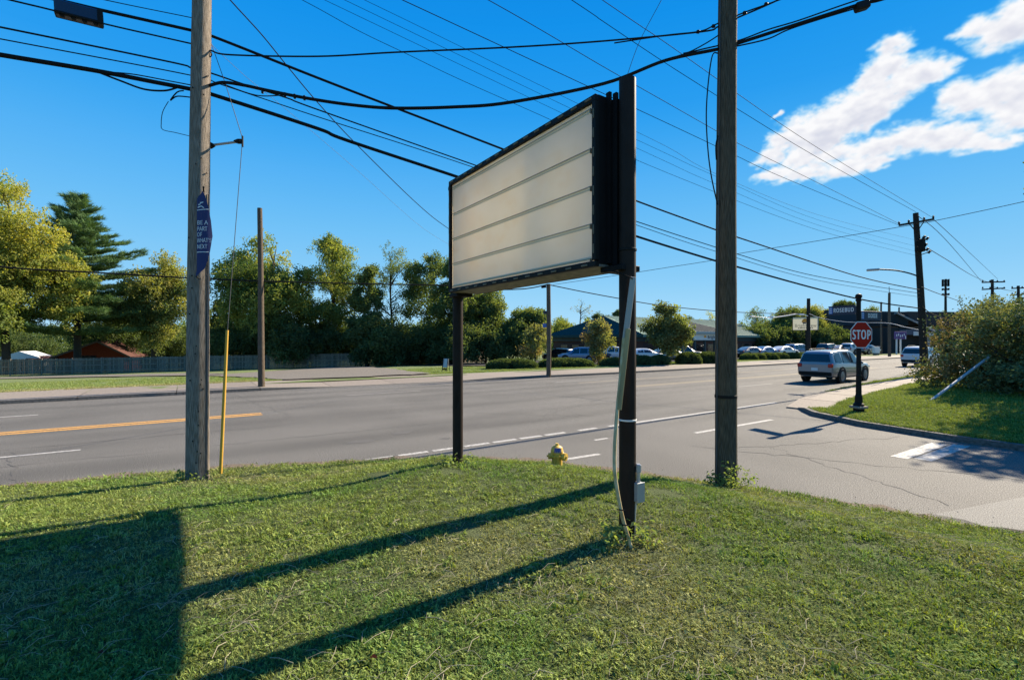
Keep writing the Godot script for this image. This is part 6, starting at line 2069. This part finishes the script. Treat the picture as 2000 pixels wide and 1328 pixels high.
	for i in 10: b.bx(Vector3(-0.72 + i * 0.16, cy - 0.54, 0.134), Vector3(0.10, 0.11, 0.008))
	part(b, "small_print", M.print_dark, pan).set_meta("kind", "stuff")
	b = MB.new(); b.tube([Vector3(0.1, -0.3, -0.05), Vector3(0.1, cy - 0.8, -0.05)], 0.14, 10)
	part(b, "mast", M.black_metal, o)
	# white street lamp arms reaching left from the clinic's black pole
	f = at(1578, 617, 51.6)
	o = thing("street_lamp", "white street lamp arm reaching left from the clinic's black pole", "street lamp", f)
	b = MB.new(); b.tube(smooth([Vector3.ZERO, at(1562, 613, 51.3) - f, at(1535, 617, 50.8) - f, at(1506, 621, 50.2) - f], 4), 0.06, 7)
	part(b, "arm", M.white_plain, o)
	for u in [[1566, 614.5], [1506, 619], [1469, 618]]:
		b = MB.new(); b.box(Transform3D(Basis(), at(u[0], u[1], 50.4) - f), Vector3(0.5, 0.16, 0.25), 0.04)
		part(b, "lamp_head", M.white_plain, o)
	b = MB.new(); b.tube([at(1506, 621, 50.2) - f, at(1469, 618, 49.6) - f], 0.025, 6)
	part(b, "tie_rod", M.galvanised, o)

	# the store at the end: long dark mansard over grey wall
	var st := thing("store", "long dark-roofed grey store beyond the stop sign", "building")
	var z := 96.0
	var yaw := 0.25
	var c := at(1716, 664, z)
	var bt := Transform3D(Basis(Vector3.UP, yaw), Vector3(c.x, 0, c.z))
	b = MB.new(); b.box(bt * Transform3D(Basis(), Vector3(0, 2.0, -6.0)), Vector3(23.0, 6.4, 12.0))
	part(b, "wall", M.store_wall, st)
	b = MB.new()
	var pr1 := [Vector2(-0.6, 5.0), Vector2(0.6, 8.0), Vector2(11.0, 8.0), Vector2(12.4, 5.0)]
	b.prism(pr1.map(func(p): return Vector2(-p.x, p.y)), bt * Transform3D(Basis(Vector3.UP, -PI / 2), Vector3.ZERO), 24.0)
	part(b, "mansard_roof", M.store_roof, st)
	for i in 9:
		b = MB.new(); b.box(bt * Transform3D(Basis(), Vector3(-10.0 + i * 2.3, 1.9, 0.02)), Vector3(1.6, 2.6, 0.1))
		part(b, "window", M.window_dark, st)
	for i in 10:
		b = MB.new(); b.box(bt * Transform3D(Basis(), Vector3(-11.2 + i * 2.3, 2.2, 0.12)), Vector3(0.25, 5.2, 0.2))
		part(b, "pilaster", M.store_wall, st)
	# gabled wing with shingles at its right
	st = thing("gabled_wing", "dark gabled shop wing with a pale shingled slope left of the leaning pole", "building")
	z = 84.0
	c = at(1790, 664, z)
	bt = Transform3D(Basis(Vector3.UP, 0.15), Vector3(c.x, 0, c.z))
	b = MB.new(); b.box(bt * Transform3D(Basis(), Vector3(1.5, 1.7, -5.0)), Vector3(13.5, 5.4, 9.0))
	part(b, "wall", M.store_roof, st)
	b = MB.new()
	var q := [bt * Vector3(-3.6, 7.1, -0.2), bt * Vector3(-1.6, 7.1, -2.6), bt * Vector3(3.4, 3.9, 0.6), bt * Vector3(0.6, 3.9, 2.6)]
	b.quad(q[0], q[1], q[2], q[3], Vector3.UP)
	for i in 4: b.quad(q[i], q[(i + 1) % 4], q[(i + 1) % 4] - Vector3(0, 0.3, 0), q[i] - Vector3(0, 0.3, 0), q[i] - q[(i + 2) % 4])
	part(b, "shingle_slope", M.shingle, st)
	b = MB.new(); b.box(bt * Transform3D(Basis(), Vector3(5.0, 6.0, -4.0)), Vector3(13.0, 2.4, 8.0)); 
	part(b, "flat_roof", M.store_roof, st)
	b = MB.new(); b.box(bt * Transform3D(Basis(), Vector3(1.0, 3.6, 0.3)), Vector3(8.0, 0.9, 1.2)); 
	part(b, "awning", M.store_wall, st)
	b = MB.new(); b.box(bt * Transform3D(Basis(), Vector3(0.4, 3.35, 0.98)), Vector3(4.0, 0.7, 0.06)); 
	part(b, "awning_stripe", M.white_plain, st)
	b = MB.new(); b.box(bt * Transform3D(Basis(), Vector3(1.6, 1.6, 0.5)), Vector3(0.7, 5.0, 0.7)); 
	part(b, "pillar", M.shingle, st)
	# purple sign on two white posts
	f = at(1754, 697, 72.0)
	o = thing("purple_sign", "purple shop sign on two white posts by the far kerb", "sign", f)
	var yb := at(0, 655, 72.0).y - f.y
	b = MB.new(); b.bx(Vector3(0.4, yb, 0), Vector3(1.75, 1.15, 0.2), 0.03)
	var ps2 := part(b, "panel", M.purple_print, o)
	b = MB.new()
	for i in 5: b.bx(Vector3(-0.2 + i * 0.28, yb + 0.12 * sin(i * 2.0), 0.105), Vector3(0.14, 0.34, 0.01))
	part(b, "print", M.white_plain, ps2)
	b = MB.new(); b.bx(Vector3(1.1, yb - 0.3, 0.1), Vector3(0.1, 0.5, 0.1))
	part(b, "side_tag", M.white_plain, o)
	for x in [-0.15, 0.45]:
		b = MB.new(); b.tube([Vector3(x, -0.1, 0), Vector3(x, yb - 0.4, 0)], 0.11, 8)
		part(b, "post", M.white_plain, o)
	f = at(1712, 697, 68.0)
	o = thing("utility_cabinet", "small white cabinet beside the grey-blue pole", "utility cabinet", f)
	b = MB.new(); b.bx(Vector3(0, 0.95, 0), Vector3(0.75, 0.9, 0.5), 0.05)
	part(b, "cabinet", M.white_plain, o)
	b = MB.new(); b.bx(Vector3(0, 0.25, 0), Vector3(0.6, 0.5, 0.45), 0.02)
	part(b, "plinth", M.kerb, o)
	b = MB.new(); b.bx(Vector3(0.02, 1.42, 0), Vector3(0.8, 0.06, 0.55), 0.02)
	part(b, "lid", M.white_plain, o)
	# the red house behind the fence
	f = field_at(178, 66.0)
	o = thing("red_house", "low red gabled house with dull reddish roof behind the fence under the pine", "house", f, 0.42)
	o.scale = Vector3(0.85, 1, 1)
	var yr := at(0, 666, 66).y - f.y
	var ye := at(0, 694, 66).y - f.y
	b = MB.new()
	b.prism([Vector2(-4.2, -0.5), Vector2(4.2, -0.5), Vector2(4.2, ye), Vector2(0.9, yr - 0.1), Vector2(-4.2, ye)], Transform3D(Basis(), Vector3(0, 0, -4.0)), 8.0)
	part(b, "wall", M.red_siding, o)
	b = MB.new()
	for sgn in [-1.0, 1.0]:
		var x1 := -5.0 if sgn < 0 else 5.2
		var e0 := Vector3(x1, ye - 0.25, 0.6); var e1 := Vector3(x1, ye - 0.25, -9.0)
		var r0 := Vector3(0.9, yr, 0.6); var r1 := Vector3(0.9, yr, -9.0)
		b.quad(e0, e1, r1, r0, Vector3.UP)
		b.quad(e0 - Vector3(0, 0.15, 0), e1 - Vector3(0, 0.15, 0), r1 - Vector3(0, 0.15, 0), r0 - Vector3(0, 0.15, 0), Vector3.DOWN)
	part(b, "roof", M.roof_pink, o)
	b = MB.new()
	b.beam(Vector3(-5.0, ye - 0.33, 0.62), Vector3(0.9, yr - 0.08, 0.62), 0.06, 0.24)
	b.beam(Vector3(5.2, ye - 0.33, 0.62), Vector3(0.9, yr - 0.08, 0.62), 0.06, 0.24)
	part(b, "bargeboard", M.barge_dark, o)
	b = MB.new(); b.bx(Vector3(-0.6, ye - 0.4, 0.02), Vector3(2.4, 0.7, 0.08))
	part(b, "window", M.window_dark, o)
	f = field_at(52, 72.0)
	o = thing("white_shed", "white gabled shed with brown lower roof at the far left behind the fence", "shed", f, 0.3)
	o.scale = Vector3(0.75, 0.9, 0.75)
	b = MB.new()
	var ys := at(0, 682, 72).y - f.y
	b.prism([Vector2(-3.2, -0.5), Vector2(3.2, -0.5), Vector2(3.2, ys - 1.0), Vector2(0, ys), Vector2(-3.2, ys - 1.0)], Transform3D(Basis(), Vector3(-1.0, 0, -2)), 5.0)
	part(b, "wall", M.white_plain, o)
	b = MB.new(); b.box(Transform3D(Basis(Vector3.RIGHT, 0.4), Vector3(3.2, ys - 1.25, 0.6)), Vector3(6.2, 0.12, 2.2))
	part(b, "roof", M.roof_pink, o)

# ---------------------------------------------------------------- cars
func make_car(label: String, kind: String, paint: String, pos: Vector3, turn: float, group: String, big := false) -> Node3D:
	var o := thing("parked_car" if not big else "car", label, "car", pos, turn, group)
	var W := 1.86
	var st: Array
	if kind == "suv":
		st = [[-2.33, 0.50, 0.90, 0.96, 0.84, 0.78], [-2.29, 0.36, 0.98, 1.10, 0.92, 0.80], [-2.12, 0.29, 1.04, 1.56, 0.97, 0.73], [-1.86, 0.27, 1.04, 1.66, 0.99, 0.73], [-1.0, 0.25, 1.02, 1.71, 1.0, 0.73], [0.0, 0.25, 1.0, 1.71, 1.0, 0.73], [0.42, 0.25, 0.99, 1.64, 1.0, 0.73], [1.18, 0.25, 0.99, 1.05, 0.99, 0.84], [1.9, 0.27, 0.93, 0.98, 0.97, 0.82], [2.2, 0.32, 0.82, 0.88, 0.92, 0.8], [2.33, 0.42, 0.66, 0.72, 0.84, 0.74]]
	elif kind == "pickup":
		st = [[-2.7, 0.55, 0.95, 1.02, 0.9, 0.88], [-2.62, 0.45, 1.06, 1.10, 0.96, 0.92], [-0.72, 0.4, 1.08, 1.12, 0.98, 0.94], [-0.60, 0.38, 1.08, 1.70, 0.99, 0.76], [0.2, 0.36, 1.08, 1.80, 1.0, 0.76], [0.62, 0.36, 1.06, 1.72, 1.0, 0.76], [1.25, 0.36, 1.05, 1.12, 0.99, 0.86], [2.2, 0.38, 1.02, 1.08, 0.98, 0.84], [2.62, 0.42, 0.95, 1.0, 0.94, 0.84], [2.7, 0.5, 0.75, 0.82, 0.9, 0.82]]
	else:
		st = [[-2.3, 0.46, 0.74, 0.80, 0.84, 0.76], [-2.24, 0.32, 0.90, 0.98, 0.92, 0.78], [-1.75, 0.25, 0.95, 1.04, 0.97, 0.80], [-1.15, 0.22, 0.95, 1.36, 0.99, 0.70], [-0.6, 0.20, 0.94, 1.44, 1.0, 0.70], [0.15, 0.20, 0.92, 1.43, 1.0, 0.70], [0.45, 0.20, 0.91, 1.36, 1.0, 0.70], [1.25, 0.20, 0.90, 0.95, 0.99, 0.82], [1.9, 0.23, 0.80, 0.86, 0.96, 0.80], [2.2, 0.28, 0.68, 0.74, 0.9, 0.78], [2.3, 0.36, 0.56, 0.6, 0.82, 0.72]]
	var sect := func(s: Array) -> Array:
		var h := W / 2.0
		var half := [Vector2(0, s[1]), Vector2(h * s[4] * 0.82, s[1]), Vector2(h * s[4] * 0.97, s[1] + 0.10), Vector2(h * s[4], lerpf(s[1], s[2], 0.55)), Vector2(h * s[4] * 0.985, s[2] - 0.05), Vector2(h * s[4] * 0.95, s[2]), Vector2(h * s[5] * 1.0, s[3] - 0.06), Vector2(h * s[5] * 0.9, s[3] - 0.01), Vector2(h * s[5] * 0.5, s[3] + 0.012), Vector2(0, s[3] + 0.018)]
		if s[3] - s[2] < 0.2:
			half[6] = Vector2(h * s[4] * 0.9, lerpf(s[2], s[3], 0.6))
			half[7] = Vector2(h * s[4] * 0.75, s[3])
		var ring := []
		for p in half: ring.append(Vector3(s[0], p.y, p.x))
		for i in range(half.size() - 2, 0, -1): ring.append(Vector3(s[0], half[i].y, -half[i].x))
		ring.append(ring[0])
		return ring
	var rows := []
	var mids := []
	for i in st.size() - 1:
		for k in (2 if big else 1):
			var s := []
			for j in 6: s.append(lerpf(st[i][j], st[i + 1][j], k / 2.0))
			rows.append(sect.call(s)); mids.append(Vector3(s[0], 0.7, 0))
	rows.append(sect.call(st[-1])); mids.append(Vector3(st[-1][0], 0.7, 0))
	var b := MB.new()
	b.grid(rows, true, mids)
	for e in [0, rows.size() - 1]:
		var cc := Vector3(rows[e][0].x, 0.65, 0)
		for k in rows[e].size() - 1: b.tri(cc, rows[e][k], rows[e][k + 1], Vector3(-1 if e == 0 else 1, 0, 0))
	part(b, "body", M[paint], o)
	# glass, set just proud of the body
	var roof0 := 2 if kind == "suv" else 3
	var roofn := 6 if kind != "pickup" else 5
	var pt := func(s: Array, k: float, side: float, off: float) -> Vector3:
		var h := W / 2.0
		var a := Vector2(h * s[4] * 0.95, s[2] + 0.03)
		var c := Vector2(h * s[5] * 1.0, s[3] - 0.10)
		var p := a.lerp(c, k) + Vector2((c.y - a.y), (a.x - c.x)).normalized() * off
		return Vector3(s[0], p.y, p.x * side)
	var inter := func(x: float) -> Array:
		for i in st.size() - 1:
			if x <= st[i + 1][0]:
				var k: float = (x - st[i][0]) / (st[i + 1][0] - st[i][0])
				var r := []
				for j in 6: r.append(lerpf(st[i][j], st[i + 1][j], k))
				return r
		return st[-1]
	var cuts: Array = {"suv": [-1.95, -1.25, -1.12, -0.28, -0.18, 0.62], "pickup": [-0.5, -0.12, -0.04, 0.72], "sedan": [-1.2, -0.52, -0.42, 0.62]}[kind]
	for side in [-1.0, 1.0]:
		for c in range(0, cuts.size(), 2):
			var xa: float = cuts[c]
			var xb: float = cuts[c + 1]
			b = MB.new()
			var n := 4
			for i in n:
				var s0: Array = inter.call(lerpf(xa, xb, float(i) / n))
				var s1: Array = inter.call(lerpf(xa, xb, float(i + 1) / n))
				var k0 := 0.95
				b.quad(pt.call(s0, 0.02, side, 0.012), pt.call(s1, 0.02, side, 0.012), pt.call(s1, k0, side, 0.012), pt.call(s0, k0, side, 0.012), Vector3(0, 0.3, side))
			part(b, "side_window", M.window_dark, o)
	var wind := func(sa: Array, sb: Array, dirx: float, called: String) -> void:
		var m := MB.new()
		var h := W / 2.0
		var y0: float = sa[2] + 0.06 if sa[3] - sa[2] < 0.3 else sa[2] + 0.08
		var lo := Vector3(sa[0] + dirx * 0.02, maxf(sa[3], y0) + 0.01 if sa[3] - sa[2] < 0.3 else y0, h * 0.80)
		var hi := Vector3(sb[0] + dirx * 0.03, sb[3] - 0.05, h * sb[5] * 0.88)
		m.quad(lo, lo * Vector3(1, 1, -1), hi * Vector3(1, 1, -1), hi, Vector3(dirx, 0.5, 0))
		part(m, called, M.window_dark, o)
	if kind == "suv":
		wind.call(st[7], st[6], 1.0, "windscreen")
		wind.call(st[1], st[2], -1.0, "rear_window")
	elif kind == "pickup":
		wind.call(st[6], st[5], 1.0, "windscreen")
		wind.call(st[2], st[3], -1.0, "rear_window")
	else:
		wind.call(st[7], st[6], 1.0, "windscreen")
		wind.call(st[2], st[3], -1.0, "rear_window")
	var xf := 1.42 if kind != "pickup" else 1.75
	var xr := -1.38 if kind != "pickup" else -1.65
	var rw := 0.34 if kind == "sedan" else 0.38
	for x in [xr, xf]:
		for side in [-1.0, 1.0]:
			var ctr := Vector3(x, rw, side * (W / 2.0 - 0.10))
			b = MB.new()
			b.lathe(Vector3(x, rw + 0.03, side * (W / 2.0 - 0.02)), [Vector2(0.0, 0.024), Vector2(rw + 0.07, 0.024), Vector2(rw + 0.07, -0.05)], 20, Vector3(0, 0, side))
			part(b, "wheel_arch", M.black_metal, o)
			b = MB.new()
			b.lathe(ctr, [Vector2(rw * 0.66, 0.115), Vector2(rw * 0.93, 0.12), Vector2(rw, 0.09), Vector2(rw, -0.1), Vector2(0, -0.1)], 20, Vector3(0, 0, side))
			var wh := part(b, "wheel", M.tyre, o)
			b = MB.new()
			b.lathe(ctr, [Vector2(0.0, 0.125), Vector2(rw * 0.2, 0.122), Vector2(rw * 0.6, 0.108), Vector2(rw * 0.67, 0.12)], 20, Vector3(0, 0, side))
			part(b, "rim", M.rim, wh)
	for side in [-1.0, 1.0]:
		b = MB.new()
		b.bx(Vector3(st[1][0] - 0.0, st[1][2] - 0.06, side * W * 0.40), Vector3(0.16, 0.20, 0.22), 0.03)
		part(b, "tail_light", M.tail_red, o)
		b = MB.new()
		b.bx(Vector3(st[-2][0] + 0.02, st[-2][2] - 0.04, side * W * 0.36), Vector3(0.2, 0.13, 0.34), 0.03)
		part(b, "headlight", M.lamp_clear, o)
		b = MB.new()
		b.bx(Vector3(0.72, 1.02 if kind != "sedan" else 0.94, side * (W / 2 + 0.05)), Vector3(0.14, 0.14, 0.2), 0.04)
		part(b, "mirror", M[paint], o)
	b = MB.new()
	b.bx(Vector3(st[0][0] - 0.012, 0.72 if kind != "sedan" else 0.66, 0), Vector3(0.02, 0.15, 0.32), 0.004)
	part(b, "licence_plate", M.white_plain, o)
	b = MB.new()
	b.bx(Vector3(st[0][0] + 0.05, 0.50 if kind != "sedan" else 0.42, 0), Vector3(0.16, 0.20, W * 0.86), 0.04)
	part(b, "bumper", M.black_metal, o)
	if kind == "suv":
		for side in [-1.0, 1.0]:
			b = MB.new()
			b.tube([Vector3(-1.7, 1.70, side * 0.56), Vector3(-1.5, 1.76, side * 0.56), Vector3(0.0, 1.77, side * 0.56), Vector3(0.25, 1.71, side * 0.56)], 0.018, 6)
			part(b, "roof_rail", M.black_metal, o)
	return o

func make_cars() -> void:
	var along := atan2(0.559, 0.829)
	make_car("silver sport utility car driving away along the near lane, left of the stop sign", "suv", "paint_silver", road(29.6, 12.1, 0.006), along, "", true)
	make_car("white sport utility car on the road beside the leaning black pole", "suv", "paint_white", road(52.6, 14.7, 0.006), along, "", true)
	var g := "cars parked in front of the clinic"
	for c in [["dark boxy car at the clinic lot's left end", "suv", "paint_black", 1092, 62.0, 2.3], ["blue hatchback behind the long hedge", "suv", "paint_blue", 1132, 55.0, 2.75], ["dark car between the blue hatchback and the white pickup", "sedan", "paint_black", 1166, 60.0, 2.2], ["white pickup left of the near sign post", "pickup", "paint_white", 1200, 59.0, 2.9], ["white sedan just right of the near sign post", "sedan", "paint_white", 1258, 56.0, 0.25], ["silver sedan behind the round tree's trunk", "sedan", "paint_silver", 1306, 57.0, 0.2], ["dark grey sport utility car behind the high hedge mound", "suv", "paint_grey", 1334, 60.0, 0.15],
		["grey sedan leftmost beyond the dark pole", "sedan", "paint_grey", 1468, 64.0, 0.4], ["blue sedan second beyond the dark pole", "sedan", "paint_blue", 1496, 65.0, 0.5], ["white sedan third beyond the dark pole", "sedan", "paint_white", 1532, 66.0, 0.5], ["blue-grey car below the clinic's roadside sign", "suv", "paint_blue", 1560, 68.0, 0.5],
		["black car behind the driving silver car's rear", "suv", "paint_black", 1620, 72.0, 0.6], ["black-and-grey car above the driving silver car's roof", "sedan", "paint_grey", 1640, 72.0, 0.6], ["white car showing just left of the stop sign's post", "suv", "paint_white", 1668, 72.0, 0.5], ["silver sedan just right of the stop sign's post", "sedan", "paint_silver", 1694, 72.0, 0.5], ["red car deep in the clinic's lot", "suv", "paint_red", 1610, 84.0, 0.9]]:
		var p := field_at(c[3], c[4])
		p.y += 0.085
		make_car(c[0], c[1], c[2], p, c[5], g)

func _ready() -> void:
	noise_a.seed = 1
	noise_a.frequency = 0.15
	noise_a.fractal_octaves = 3
	noise_b.seed = 2
	noise_b.frequency = 0.15
	noise_b.fractal_octaves = 2
	make_view()
	make_materials()
	make_ground()
	make_buildings()
	make_fence()
	make_clusters()
	make_trees()
	make_bushes()
	make_poles()
	make_sign()
	make_wires()
	make_furniture()
	make_cars()
	make_grass()
